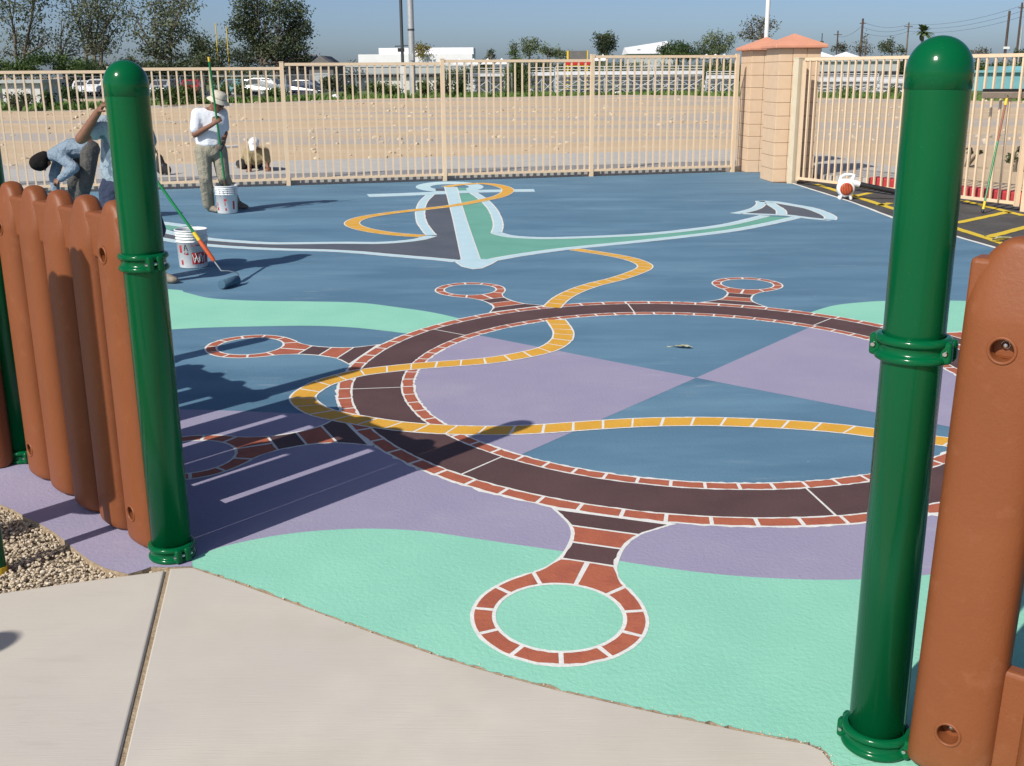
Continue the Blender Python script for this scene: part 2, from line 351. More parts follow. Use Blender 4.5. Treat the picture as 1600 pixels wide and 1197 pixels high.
divs = [93.0, 47.7, 143.0, 186.1, 229.5, 277.9, 320, 5]
divs = sorted([d % 360 for d in divs])
for i in range(len(divs)):
    a0, a1 = R(divs[i]), R(divs[(i+1) % len(divs)]+(360 if i == len(divs)-1 else 0))
    g = LW*.45
    part(ring(.822, .957, Z3, m_brown, 50, .0008, a0+g, a1-g), 'wheel_band', wheel_base)
NB = 70
def sector(r0, r1, a0, a1, z, m, n=5, j=.0010):
    vs = [wp(r0+random.gauss(0, j), a0+(a1-a0)*i/n, z) for i in range(n+1)]+[wp(r1+random.gauss(0, j), a1-(a1-a0)*i/n, z) for i in range(n+1)]
    return MB().poly(vs, m)
for i in range(NB):
    a0, a1 = 2*math.pi*(i+.13)/NB, 2*math.pi*(i+1.13)/NB
    g = LW*.55+random.uniform(0, .0012)
    part(sector(.963, .9955, a0+g, a1-g, Z3, m_brick), 'painted_brick', wheel_base)
    part(sector(.788, .8165, a0+g*1.1, a1-g*1.1, Z3, m_brick), 'painted_brick', wheel_base)
# handles
prof = [(.995, .128), (1.012, .113), (1.03, .098), (1.065, .072), (1.11, .056), (1.17, .052), (1.21, .056), (1.25, .070), (1.285, .098), (1.32, .122), (1.365, .141), (1.405, .1455), (1.445, .139), (1.485, .119), (1.515, .09), (1.538, .052), (1.549, 0)]
profs = [tuple(p) for p in crom(prof, 4)]
def half(u):
    for (u0, w0), (u1, w1) in zip(profs, profs[1:]):
        if u0 <= u <= u1 and u1 > u0: return w0+(w1-w0)*(u-u0)/(u1-u0)
    return 0
outl = profs+[(u, -v) for u, v in profs[::-1][1:]]
RC, RI = 1.4015, .1045
def rout(phi):                                     # distance from ring centre to the handle outline
    d = (math.cos(phi), math.sin(phi)); best = 9
    for (ax, ay), (bx, by) in zip(outl, outl[1:]):
        ax -= RC; bx -= RC; ex, ey = bx-ax, by-ay; den = d[0]*ey-d[1]*ex
        if abs(den) < 1e-9: continue
        t = (ax*ey-ay*ex)/den; s = (ax*d[1]-ay*d[0])/den
        if t > 0 and -1e-6 <= s <= 1+1e-6: best = min(best, t)
    return best
for hk, ang in enumerate([-108.3, -154.0, 164.8, 118.1, 69.6, 24.0, -20.0, -64.0]):
    A = R(ang); base = MB()
    O = [wuv(u, v+random.gauss(0, .0012), A, Z2+.0002) for u, v in outl]
    I = []
    n = 48
    # base drawn as a strip between outline and inner ring plus the solid neck
    neck = [(u, w) for u, w in profs if u <= 1.272]
    base.poly([wuv(u, w+random.gauss(0, .0009), A, Z2+.0002) for u, w in neck]+[wuv(1.285, .08, A, Z2+.0002), wuv(1.297, .0, A, Z2+.0002), wuv(1.285, -.08, A, Z2+.0002)]+[wuv(u, -w, A, Z2+.0002) for u, w in neck[::-1]], m_white)
    ringv = []
    for i in range(n+1):
        ph = 2*math.pi*i/n; ro = rout(ph); ro = min(ro, .155)
        ringv += [wuv(RC+(RI-.001)*math.cos(ph), (RI-.001)*math.sin(ph), A, Z2+.0004), wuv(RC+(ro+random.gauss(0, .0012))*math.cos(ph), ro*math.sin(ph), A, Z2+.0004)]
    base.add(ringv, [(2*i, 2*i+1, 2*i+3, 2*i+2) for i in range(n)], m_white)
    hb = part(base, 'wheel_handle_marking', wheel_base)
    hl = LW*.5
    for k, (u0, u1, m, nm) in enumerate([(1.0025, 1.066, m_brown, 'dark_bar'), (1.066, 1.135, m_brick, 'painted_brick'), (1.135, 1.206, m_brown, 'dark_bar')]):
        us = [u0+hl+(u1-u0-2*hl)*i/6 for i in range(7)]
        pts = [wuv(u, half(u)-.0075+random.gauss(0, .0008), A, Z3) for u in us]+[wuv(u, -half(u)+.0075+random.gauss(0, .0008), A, Z3) for u in us[::-1]]
        part(MB().poly(pts, m), nm, wheel_base)
    nb = 11
    for k in range(nb):
        a0 = math.pi+2*math.pi*k/nb; a1 = a0+2*math.pi/nb; q = 7; inn, out = [], []
        for i in range(q+1):
            ph = a0+(a1-a0)*i/q
            gi = .0038/RI*(1 if i == 0 else -1 if i == q else 0); go = .0038/.14*(1 if i == 0 else -1 if i == q else 0)
            po = ph+go; ro = rout(po)-.0065
            if math.cos(po) < 0:
                tl = (RC-1.206-hl)/-math.cos(po); ro = min(ro, tl)
            ro = max(ro, RI+.012)
            pi_ = ph+gi
            inn.append(wuv(RC+(RI+.0055+random.gauss(0, .0007))*math.cos(pi_), (RI+.0055)*math.sin(pi_), A, Z3+.0003))
            out.append(wuv(RC+(ro+random.gauss(0, .0007))*math.cos(po), ro*math.sin(po), A, Z3+.0003))
        part(MB().poly(inn+out[::-1], m_brick), 'painted_brick', wheel_base)
# ---- rope
def resample(P, step):
    P = np.array(P); d = np.r_[0, np.cumsum(np.linalg.norm(np.diff(P, axis=0), axis=1))]; n = max(2, int(round(d[-1]/step)))
    t = np.linspace(0, d[-1], n+1); return np.c_[[np.interp(t, d, P[:, k]) for k in range(3)]].T, d[-1]
def rope(px, name, w=.157, seg=.158, z=Z4):
    P = gpath(px, z, 10); P, Ln = resample(P, .02)
    base = part(stroke_mb(MB(), P, w, m_white, z, .0008), name)
    N = normals2d(P); ns = int(round(Ln/seg)); n = len(P)
    for k in range(ns):
        i0 = int(k*(n-1)/ns); i1 = int((k+1)*(n-1)/ns); idx = np.arange(i0, i1+1).astype(float)
        idx[0] += .33; idx[-1] -= .33
        sk_ = .5*w*.0
        Q = np.c_[[np.interp(idx, np.arange(n), P[:, c]) for c in range(2)]].T; M_ = np.c_[[np.interp(idx, np.arange(n), N[:, c]) for c in range(2)]].T
        T = np.c_[M_[:, 1], -M_[:, 0]]
        hw = w/2-.0125; slant = .018
        a = Q+M_*hw+T*slant+np.random.normal(0, .0012, Q.shape); b = Q-M_*hw-T*slant+np.random.normal(0, .0012, Q.shape)
        part(MB().poly([(x, y, z+.0007) for x, y in a]+[(x, y, z+.0007) for x, y in b[::-1]], m_yel), 'rope_segment', base)
    return base
rope([(1700, 725), (1600, 707), (1477, 690), (1365, 676), (1301, 668.5), (1211, 662), (1117, 658.6), (1060, 658.5), (1000, 660), (930, 664), (835, 670.5), (770, 672.5), (697, 671), (627, 666), (565, 657), (509, 646), (484, 635), (473, 622), (482, 611), (504, 598.6), (535, 589), (568, 581.4), (632, 573.8), (676, 570), (760, 563.5), (815, 555), (856, 545), (876, 532.5), (880.5, 522), (877.6, 512.7), (868, 499.5)], 'rope_marking')
rope([(862, 480.5), (876, 467), (898, 455), (928, 444.5), (964, 435.5), (992, 426), (1006.5, 419), (1006, 413), (990, 406), (967, 400.5), (935, 395), (897, 389.5)], 'rope_marking')
# ---- anchor
anch = MB()
def fill(px, m, z): anch.poly(gpath(px, z, 4, True), m)
def fillp(px, m, z): anch.poly([tuple(G(x, y, z)) for x, y in px], m)
AW, APL = Z2, Z3
grey_poly = [(672, 303), (668.5, 312), (663.5, 328), (662.5, 340), (668, 352), (679, 367), (655, 374.5), (625, 378.5), (588, 380.5), (545, 380.5), (470, 382), (390, 380.5), (330, 376), (280, 367), (240, 356), (215, 344), (205, 352), (235, 371), (278, 377), (330, 383), (390, 387), (450, 389.5), (510, 391), (570, 394), (635, 400.5), (695, 406.5), (722, 406.5), (715.5, 376), (708, 340), (698.5, 305)]
fillp(grey_poly, m_slate, Z1)
green_poly = [(713, 303), (719.5, 316), (729, 346), (738, 372), (749, 404), (762, 406), (806, 398), (881, 388), (975, 378.5), (1069, 368.5), (1144, 359), (1200, 348.5), (1235, 339.5), (1200, 338), (1143.7, 350), (1087.5, 358.5), (1012.5, 366), (937.5, 370), (862.5, 372.5), (806, 371), (778, 367), (774, 360), (776, 350), (772, 340), (764, 326), (752, 312), (738, 302)]
fillp(green_poly, m_agreen, Z1)
fillp([(1161, 332.5), (1180, 327), (1190, 319), (1194, 316), (1232, 320), (1264, 326), (1286, 333), (1296, 342), (1270, 340), (1245, 337), (1225, 335), (1195, 334)], m_slate, Z1)
fillp([(200, 350), (255, 349), (288, 353), (262, 361), (215, 358)], m_agreen, Z1+.0003)
strokes = [([(672.5, 304), (661, 316), (656.5, 331), (658.5, 346), (667, 359.4), (674, 367.5)], .10),
 ([(674, 368.5), (654, 374), (625.6, 377.5), (588, 379.6), (540, 379.3), (470, 380), (430, 380.2), (390, 378.6), (330, 374), (300, 370), (278, 366), (250, 359.5), (215, 346)], .11),
 ([(714, 408), (695, 406), (672.5, 404), (635, 400.8), (597, 397.6), (560, 394.2), (510, 391.4), (450, 390), (390, 387.6), (330, 383.6), (278, 377.5), (235, 370)], .10),
 ([(739, 301), (755, 311.5), (768, 325), (775.6, 339), (778.5, 352), (775.5, 364)], .10),
 ([(775, 364), (794, 368.8), (822.5, 371.2), (862.5, 372), (937.5, 369.7), (1012.5, 365.6), (1087.5, 358), (1143.7, 349.5), (1196, 336.7)], .11),
 ([(752, 408), (765, 407), (806, 399.4), (881, 389), (975, 379.5), (1069, 369.4), (1144, 360), (1200, 349.5), (1245, 339.4)], .11),
 ([(1147, 333.7), (1164, 330.6), (1181, 325.5), (1189, 319), (1188, 314)], .11),
 ([(1200, 315.5), (1210, 322), (1220, 328.7), (1221, 335)], .11),
 ([(1187, 314.4), (1210, 315.6), (1232.5, 319.4), (1264, 325), (1286, 332.5), (1297.5, 339), (1296, 343.4)], .13),
 ([(1299, 344), (1270, 341.4), (1245, 338.2), (1227.5, 336.2), (1195, 335), (1161, 333.7)], .09),
 ([(210, 343), (255, 348.5), (292, 353.5)], .13),
 ([(575, 305.6), (620, 304.2), (680, 301.7), (735, 299.2), (790, 298), (835, 297.5)], .36)]
for px, w in strokes:
    P, _ = resample(gpath(px, Z3, 8), .05)
    stroke_mb(anch, P, w+.035, m_white, Z3, .002); stroke_mb(anch, P, w, m_pale, Z3+.0004, .0015)
# ring above the stock
mbv = []
n = 64
for i in range(n+1):
    a = 2*math.pi*i/n
    mbv += [tuple(G(702.5+30*math.cos(a), 292+4.1*math.sin(a), Z3+.0007)), tuple(G(702.5+53*math.cos(a), 292+8.3*math.sin(a), Z3+.0007))]
anch.add(mbv, [(2*i, 2*i+1, 2*i+3, 2*i+2) for i in range(n)], m_pale)
fillp([(680, 294.5), (696, 294.5), (697, 298.5), (681, 298.5)], m_slate, Z3+.0010); fillp([(715, 293.5), (727, 293.5), (730, 297.5), (717, 298)], m_agreen, Z3+.0010)
# shank and crown
shank = [(695, 291.5), (699, 305), (708, 340.5), (715.5, 376), (721.5, 405), (712, 408.5), (723, 416), (737, 420), (752, 418.5), (768, 411.5), (777, 406), (749.5, 404.5), (738, 372), (729, 346), (719.5, 316), (713, 292.5)]
def grow(px, dx, dy):
    cx = 722; return [(x+(dx if x > 722+(y-292)*.15-10 else -dx), y+(dy if y > 405 else 0)) for x, y in px]
fillp(grow(shank, 1.6, .8), m_white, Z3+.0013); fillp(shank, m_pale, Z3+.0017)
anchor_o = part(anch, 'anchor_marking')
rope([(697, 292), (710, 289.6), (729, 287.8), (751, 286.6), (772, 288.5), (787, 292.2), (793.5, 296.6), (790, 302), (776, 308), (755, 312.5), (729, 317.8), (702.5, 322), (672.5, 325.6), (635, 329.8), (597.5, 334.6), (571, 339), (555, 344), (550, 349), (556, 354), (575, 359.5), (607, 364.6), (635, 367.3), (661, 368.8)], 'rope_marking', .20, .25, Z5+.0022)
# white edge line of the blue
P = [tuple(e+V(.01, 0, .004)) for e in E]+[tuple(p_end+V(0, 0, .004))]
P, _ = resample(P, .2)
part(stroke_mb(MB(), P, .05, m_white, .004, .004), 'edge_line')
# ---- concrete path of slabs with a joint
jt, jb = G(262, 889.5, -.004), G(190, 1190, -.004); jdir = (jb-jt).normalized(); jn = V(-jdir.y, jdir.x, 0)
if jn.x < 0: jn = -jn
path = empty('concrete_path', (0, 0, 0)); path['kind'] = 'structure'
lft = [jt-jn*.009, G(250, 891), G(236, 893), G(120, 908), G(0, 925.5), G(-300, 968)]
lft = [(p.x, p.y) for p in lft]+[(-4.6, 2.2), (-4.6, -2), ((jt+jdir*6-jn*.009).x, (jt+jdir*6).y)]
s1 = bevel(MB().prism(lft, -.11, -.002, m_conc).build('concrete_slab', path), .009, 3)
rgt = [jt+jn*.009]+[p+V(-.001, -.003, 0) for p in slab_edge]
rgt = [(p.x, p.y) for p in rgt]+[(.90, 2.2), (.95, -2), ((jt+jdir*6+jn*.009).x, (jt+jdir*6).y)]
s2 = bevel(MB().prism(rgt, -.11, -.002, m_conc).build('concrete_slab', path), .005, 2)
for s_ in (s1, s2): apply_mods(s_)
jp = [jt+jdir*t for t in np.linspace(-.02, 6, 60)]
jm = MB()
jm.prism([(p.x-jn.x*.009, p.y-jn.y*.009) for p in jp]+[(p.x+jn.x*.009, p.y+jn.y*.009) for p in jp[::-1]], -.09, -.012, m_joint); jm.build('expansion_joint', path)
# ---- gravel bed
gb = [G(266, 886), G(236, 880), G(200, 893), G(165, 884), G(140, 871), G(105, 844), G(60, 812), G(20, 790), G(-40, 770)]
gb = [(p.x, p.y) for p in gb]+[(-3.4, 4.7), (-4.6, 4.0), (-4.6, 2.3)]+[(G(-300, 966).x, G(-300, 966).y), (G(0, 924).x, G(0, 924).y)]
grav_o = tag(MB().prism(gb, -.15, -.035, m_gravelbed).build('gravel_bed'), 'bed of loose tan pea gravel beside the lavender strip', None, None, 'structure')
def inpoly(x, y, P):
    c = False; n = len(P)
    for i in range(n):
        (x0, y0), (x1, y1) = P[i], P[(i+1) % n]
        if (y0 > y) != (y1 > y) and x < (x1-x0)*(y-y0)/(y1-y0)+x0: c = not c
    return c
bm = bmesh.new(); bmesh.ops.create_icosphere(bm, subdivisions=1, radius=1); ico_v = np.array([v.co[:] for v in bm.verts]); ico_f = [tuple(v.index for v in f.verts) for f in bm.faces]; bm.free()
def stones(name, spots, m, label=None, parent=None, kind='stuff'):
    mb = MB(); k = mb._m(m)
    for (x, y, z, r) in spots:
        sc = np.array([r*random.uniform(.7, 1.3), r*random.uniform(.7, 1.2), r*random.uniform(.5, .85)])
        a = random.uniform(0, 6.28); rotm = np.array([[math.cos(a), -math.sin(a), 0], [math.sin(a), math.cos(a), 0], [0, 0, 1]])
        v = (ico_v*(1+np.random.uniform(-.18, .18, (len(ico_v), 1)))*sc)@rotm.T+np.array([x, y, z])
        o = len(mb.v); mb.v += [tuple(q) for q in v]; mb.f += [tuple(i+o for i in f) for f in ico_f]; mb.mi += [k]*len(ico_f); mb.sm += [False]*len(ico_f)
    o = mb.build(name, parent); o['kind'] = kind
    return tag(o, label)
sp = []
while len(sp) < 9000:
    x, y = random.uniform(-2.9, -1.28), random.uniform(3.3, 4.95)
    if inpoly(x, y, gb): sp.append((x, y, -.033+random.uniform(0, .022), random.choice([.004, .005, .006, .007, .009])))
stones('gravel', sp, m_stone, 'loose tan pea gravel filling the bed beside the lavender strip')
# crumbs along the paint and slab edge
sp = []
for p in fine: 
    if random.random() < .55: sp.append((p.x+random.gauss(0, .006), p.y+random.gauss(0, .006), .001, random.uniform(.0015, .004)))
stones('paint_crumbs', sp, m_stone, None, play)
# ---- asphalt lot with yellow markings
GD = (G(1600, 330)-G(1237, 286)); GD.z = 0; gdir = GD.normalized(); gnor = V(-gdir.y, gdir.x, 0)
if gnor.x < 0: gnor = -gnor
G0 = G(1237, 286)
asp = MB().poly([tuple(p+V(0, 0, -.006)) for p in [E[0]+V(-.3, .5, 0), G0+gnor*.62+V(0, .4, 0), G0+gdir*9+gnor*.62, V(11, 6, 0), p_end+V(0, -2, 0), p_end, E[3], E[2], E[1]]], m_asph)
asphalt = tag(asp.build('asphalt_lot'), 'dark asphalt strip with yellow hatching along the right fence', None, None, 'structure')
def zp(x, y): return (1230+x/4.324, 200+y/4.324)
def ystripe(pa, pb, w=.11, par=asphalt):
    P, _ = resample([tuple(G(*zp(*pa), -.002)), tuple(G(*zp(*pb), -.002))], .1)
    stroke_mb(MB(), P, w, m_ystripe, -.002, .004).build('yellow_stripe', par)
for a_, b_ in [((190, 378), (1440, 772)), ((445, 462), (560, 438)), ((620, 522), (700, 506)), ((1140, 642), (1500, 565)), ((1360, 735), (1640, 662)), ((1190, 490), (1600, 592)), ((1440, 772), (1600, 830))]: ystripe(a_, b_)
# ---- pavement beyond the fence
walk = MB()
w1 = [fl(-16)+fnor*.085, fl(7.8)+fnor*.085, V(4.6, 20.75, 0), V(4.9, 19.9, 0), V(5.0, 18.9, 0), V(6.6, 17.4, 0), V(7.2, 19.0, 0), V(6.6, 23.5, 0), V(5.9, 24.8, 0), V(4.34, 25.1, 0), V(-4.65, 22.7, 0), V(-9.38, 21.0, 0), V(-17, 18.6, 0)]
walk.prism([(p.x, p.y) for p in w1], -.2, .085, m_walk)
tag(walk.build('sidewalk'), 'grey concrete sidewalk running behind the tan fence', None, None, 'structure')
# red kerb behind the right fence
kb = [G0+gdir*.9+gnor*.8, G0+gdir*9+gnor*.8, G0+gdir*9+gnor*1.0, G0+gdir*.9+gnor*1.0]
rk = bevel(MB().prism([(p.x, p.y) for p in kb], -.1, .13, m_redcurb).build('kerb'), .02, 2); apply_mods(rk)
tag(rk, 'red painted kerb running behind the right fence', None, None, 'structure')
soil = MB().prism([(p.x, p.y) for p in [G0+gdir*1.2+gnor*1.002, G0+gdir*9+gnor*1.002, G0+gdir*9+gnor*9, G0+gdir*4+gnor*9, V(7.3, 19.0, 0)]], -.14, .09, m_dirt)
tag(soil.build('planting_soil'), 'bare sandy soil behind the red kerb', None, None, 'structure')
# rocks in the field
sp = []
for i in range(1700):
    y = 23+62*random.random()**1.4; x = random.uniform(-.52, .55)*y
    sp.append((x, y, -.06, random.choice([.012, .02, .03, .04, .06, .09])*(.7+y/90)))
stones('field_rocks', sp, m_rock, 'scattered stones and clods over the dirt field')
# ---- far turf and weeds
tv = [(-80, 55), (-24.8, 63), (-16, 79.3), (-5.3, 88.5), (6.4, 89.4), (10.7, 92), (30, 68), (80, 60), (160, 120), (160, 260), (-160, 260), (-160, 90)]
turf = tag(MB().prism(tv, -.3, -.04, m_lawn).build('turf'), 'green turf strip and grounds beyond the dirt field', None, None, 'structure')
gv = MB(); gk = gv._m(m_grass)
def blades(P0, P1, depth, n, h):
    for _ in range(n):
        t = random.random(); x = P0[0]+(P1[0]-P0[0])*t+random.gauss(0, .3); y = P0[1]+(P1[1]-P0[1])*t+random.random()*depth
        hh = h*random.uniform(.5, 1.3); a = random.uniform(0, 3.14); w = random.uniform(.06, .16); dx, dy = math.cos(a)*w, math.sin(a)*w
        o = len(gv.v); lx = random.gauss(0, .1)
        gv.v += [(x-dx, y-dy, -.05), (x+dx, y+dy, -.05), (x+dx*.3+lx, y, hh)]; gv.f.append((o, o+1, o+2)); gv.mi.append(gk); gv.sm.append(False)
for a_, b_ in zip(tv[:7], tv[1:8]):
    L_ = math.hypot(b_[0]-a_[0], b_[1]-a_[1]); blades(a_, b_, 9, int(L_*130), .26)
g_o = gv.build('grass'); tag(g_o, 'rough green grass along the far edge of the dirt field', 'grass', None, 'stuff')

# ================================================================== POSTS AND PICKET PANELS
PR = .0735
def clamp_ring(parent, z, adir, name='clamp'):
    """two-piece band: two rolled ridges, a web between and flanged ears with bolts along adir"""
    mb = MB(); prof = []
    for k in range(9):
        a = -math.pi/2+math.pi*k/8; prof.append((PR+.003+.011*math.cos(a), -.021+.011*math.sin(a)))
    prof = [(PR-.002, -.032)]+prof
    up = [(r, -zz) for r, zz in prof[::-1]]
    full = prof[:-1]+[(PR+.004, -.009), (PR+.004, .009)]+up[1:]
    mb.lathe(full, m_green, 48)
    o = mb.build(name, parent, (0, 0, z)); ang = math.atan2(adir.y, adir.x); o.rotation_euler = (0, 0, ang); o.scale = (1.06, 1.0, 1)
    for sx in (-1, 1):
        for sy in (-1, 1):
            eo = MB().box((sx*(PR+.006), sy*.018, 0), (.030, .028, .056), m_green).build('clamp_ear', o); bevel(eo, .009, 3); apply_mods(eo)
        MB().tube([(sx*(PR+.009), -.038, 0), (sx*(PR+.009), -.031, 0), (sx*(PR+.009), .031, 0), (sx*(PR+.009), .038, 0)], [.005, .0075, .0075, .005], m_steel, 12).build('bolt', o)
    return o
def green_post(loc, label, adir, top=1.83, r=PR, clamps=(1.142, .03), group='green posts of the play fence', ringmat=None):
    t = empty('green_post', loc, label, 'post', group)
    mb = MB(); mb.lathe([(0, -.12), (r, -.12), (r, top-r-.02)], m_green, 48); mb.build('pole', t)
    c = MB(); pr = [(r, top-r-.045), (r+.0016, top-r-.044), (r+.0016, top-r-.006)]
    for k in range(1, 13):
        a = math.pi/2*k/12; pr.append(((r+.0016)*math.cos(a), top-r-.006+(r+.006)*math.sin(a)))
    c.lathe(pr, m_green, 48); c.build('dome_cap', t)
    for z in clamps: clamp_ring(t, z, adir)
    return t
pdL = (POST2-LEFT).normalized(); pdR = V(.79, -.613, 0).normalized(); pd2 = V(-.67, .742, 0).normalized()
pl = green_post(LEFT, 'glossy green post left of the play area entrance, brown pickets on its left', pdL)
pr_ = green_post(RIGHT, 'glossy green post at the right of the entrance, nearest the camera', pdR, 1.855, clamps=(1.125, .035))
rv = MB(); rv.lathe([(.006, 0), (.0055, .003), (.003, .005), (0, .0055)], m_steel, 12)
rvo = rv.build('rivet', pr_); rvo.location = (PR*.96, -.2*PR, 1.752); rvo.rotation_euler = (0, R(90), R(-12))
p2 = green_post(POST2+V(-.045, .05, 0), 'green post at the far left picture edge, between two brown picket panels', pdL)
green_post(POST2+pd2*1.19, 'green post at the far end of the second left panel, beyond the picture edge', pd2)
def thin_post(loc, label, h):
    t = empty('thin_post', loc, label, 'post', 'thin green posts by the gravel')
    MB().tube([(0, 0, -.15), (0, 0, h)], .03, m_green, 20).build('pole', t)
    MB().tube([(0, 0, -.03), (0, 0, .022)], .0325, m_yplas, 20).build('yellow_band', t)
    return t
thin_post(V(-1.945, 3.80, -.02), 'thin dark green post with yellow base band standing in the gravel', 1.5)
thin_post(V(-2.32, 3.87, -.02), 'thin green post standing left of the gravel bed', 1.5)
green_post(V(-2.60, 3.56, 0), 'unseen green post left of the gravel bed, added to shadow the left picket panel', V(-1, .1, 0), 1.83, clamps=())  # added out of frame for its shadow on the left panel
green_post(V(-1.664-.035, 3.238, 0)+V(.035, .03, 0)-V(SDIR.x, SDIR.y, 0)*(1.83/math.sin(SUN_EL)), 'unseen green post left of the path, added to cast a dome shadow on the slab', V(-1, 0, 0), 1.83, clamps=())  # added caster, set back along the sun from the dome shadow's tip

PW, PH, PITCH = .213, 1.345, .262
def picket_mesh(name, holes, ph):
    """roto-moulded picket: rounded bar, chamfered towards the top, ending above small shoulders in a blunt hump"""
    N = 40; mb = MB(); loops = []
    zt = ph-.060; hw = PW/2; d0 = .070
    def depth(z):
        t = max(0, (z-(ph-.19))/.19); b_ = min(1.0, .62+.38*math.sqrt(max(0, 1-(1-min(1, (z-.006)/.035))**2))); return d0*(1-.52*t**1.15)*b_
    for z in [.006, .012, .02, .032, .05, .2, .45, .7, .95, 1.08]+list(np.linspace(ph-.22, ph-.05, 14))+[ph-.036, ph-.025, ph-.016, ph-.009, ph-.004, ph-.001]:
        t = max(0, (z-(ph-.185))/.185); loops.append((hw*math.sqrt(max(.004, 1-t**2.0)), depth(z)*(1 if t < .9 else math.sqrt(max(.05, 1-((t-.9)/.1)**2))), z))
    vs = []
    for w, d, z in loops:
        e = 2/2.7
        for k in range(N):
            a_ = 2*math.pi*k/N; c_, s_ = math.cos(a_), math.sin(a_)
            vs.append((w*math.copysign(abs(c_)**e, c_), d*math.copysign(abs(s_)**e, s_), z))
    n = len(loops)
    fs = [(j*N+k, j*N+(k+1) % N, (j+1)*N+(k+1) % N, (j+1)*N+k) for j in range(n-1) for k in range(N)]
    mb.add(vs, fs+[tuple(range(N-1, -1, -1)), tuple((n-1)*N+k for k in range(N))], m_brownpl, True)
    ob = mb.build(name)
    if holes:
        for z in holes:
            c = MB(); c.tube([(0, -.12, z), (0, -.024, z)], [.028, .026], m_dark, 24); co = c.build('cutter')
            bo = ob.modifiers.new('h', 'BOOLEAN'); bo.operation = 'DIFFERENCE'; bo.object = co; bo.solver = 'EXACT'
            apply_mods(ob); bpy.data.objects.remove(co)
        ob.data.polygons.foreach_set('use_smooth', [True]*len(ob.data.polygons)); ob.data.set_sharp_from_angle(angle=R(50))
    return ob
HZ = (1.15, .14)
pk_plain = picket_mesh('picket', [], PH); pk_hole = picket_mesh('picket', HZ, PH)
pk_plainR = picket_mesh('picket', [], 1.405); pk_holeR = picket_mesh('picket', HZ, 1.405)
pk_proto = [pk_plain, pk_hole, pk_plainR, pk_holeR]
for o in pk_proto: COL.objects.unlink(o)
def lip_mesh():
    mb = MB(); n = 28; vs = []; fs = []
    for i in range(n):
        a = 2*math.pi*i/n
        for k in range(8):
            b = 2*math.pi*k/8; rr = .030+.0045*math.cos(b); vs.append((rr*math.cos(a), .006*math.sin(b), rr*math.sin(a)))
    for i in range(n):
        for k in range(8): fs.append((i*8+k, ((i+1) % n)*8+k, ((i+1) % n)*8+(k+1) % 8, i*8+(k+1) % 8))
    mb.add(vs, fs, m_brownpl, True); o = mb.build('hole_lip'); COL.objects.unlink(o); return o
lip = lip_mesh()
bolt = MB().lathe([(.013, 0), (.013, .004), (.009, .006), (.0085, .004), (.0085, .012), (.006, .015), (0, .0155)], m_steel, 16).build('bolt'); COL.objects.unlink(bolt)
def panel(P0, dirv, n, label, start, face, ph=PH, bolts=True, last=True, off=0.0, lean=0.0):
    """n pickets from post P0 along dirv; face = side the bolt holes look to"""
    t = empty('picket_panel', P0+dirv*(start+PITCH*(n-1)/2)+face.normalized()*off, label, 'fence panel', 'brown picket panels of the play fence')
    ang = math.atan2(dirv.y, dirv.x)
    nrm = V(math.sin(ang), -math.cos(ang), 0)      # local -Y
    if nrm.dot(face) < 0: ang += math.pi
    t.rotation_euler = (0, R(lean), ang)
    dl = 1 if nrm.dot(face) >= 0 else -1
    for k in range(n):
        x = dl*(k-(n-1)/2)*PITCH
        hol = k == 0 or (k == n-1 and last)
        o = link_copy((pk_hole if hol else pk_plain) if ph == PH else (pk_holeR if hol else pk_plainR), t, (x, 0, 0))
        if hol:
            for z in HZ:
                l = link_copy(lip, o, (0, -.0675, z))
                if bolts:
                    b = link_copy(bolt, o, (0, -.032, z+.008)); b.rotation_euler = (R(90), 0, 0)
    L_ = PITCH*(n-1)+PW-.006
    for z0, z1 in ((.05, .34), (1.12, ph-.055)):
        r_ = MB().box((0, 0, (z0+z1)/2), (L_, .05 if z0 < 1 else .075, z1-z0), m_brownpl).build('rail', t); bevel(r_, .012, 3); apply_mods(r_)
    return t
panel(LEFT, pdL, 5, 'brown plastic picket panel between the two left green posts, crossed by dark shadows', .183, V(-.73, -.68, 0))
panel(POST2, pd2, 4, 'brown plastic picket panel cut off by the left picture edge behind the first', .10, V(-.73, -.68, 0), off=.12)
panel(RIGHT, pdR, 5, 'brown plastic picket panel at the right picture edge, beside the nearest green post', .197, V(-.5, -.86, 0), 1.405, lean=1.2)

rp = panel(V(-2.22, 3.53, 0), V(-.97, .24, 0).normalized(), 2, 'unseen short raised picket panel left of the gravel bed, added to shade the left pickets', 0, V(0, -1, 0))  # out-of-frame shadow caster, shaped for the dark domes on the left pickets
rp.scale = (1, 1, .74); rp.location.z = .85
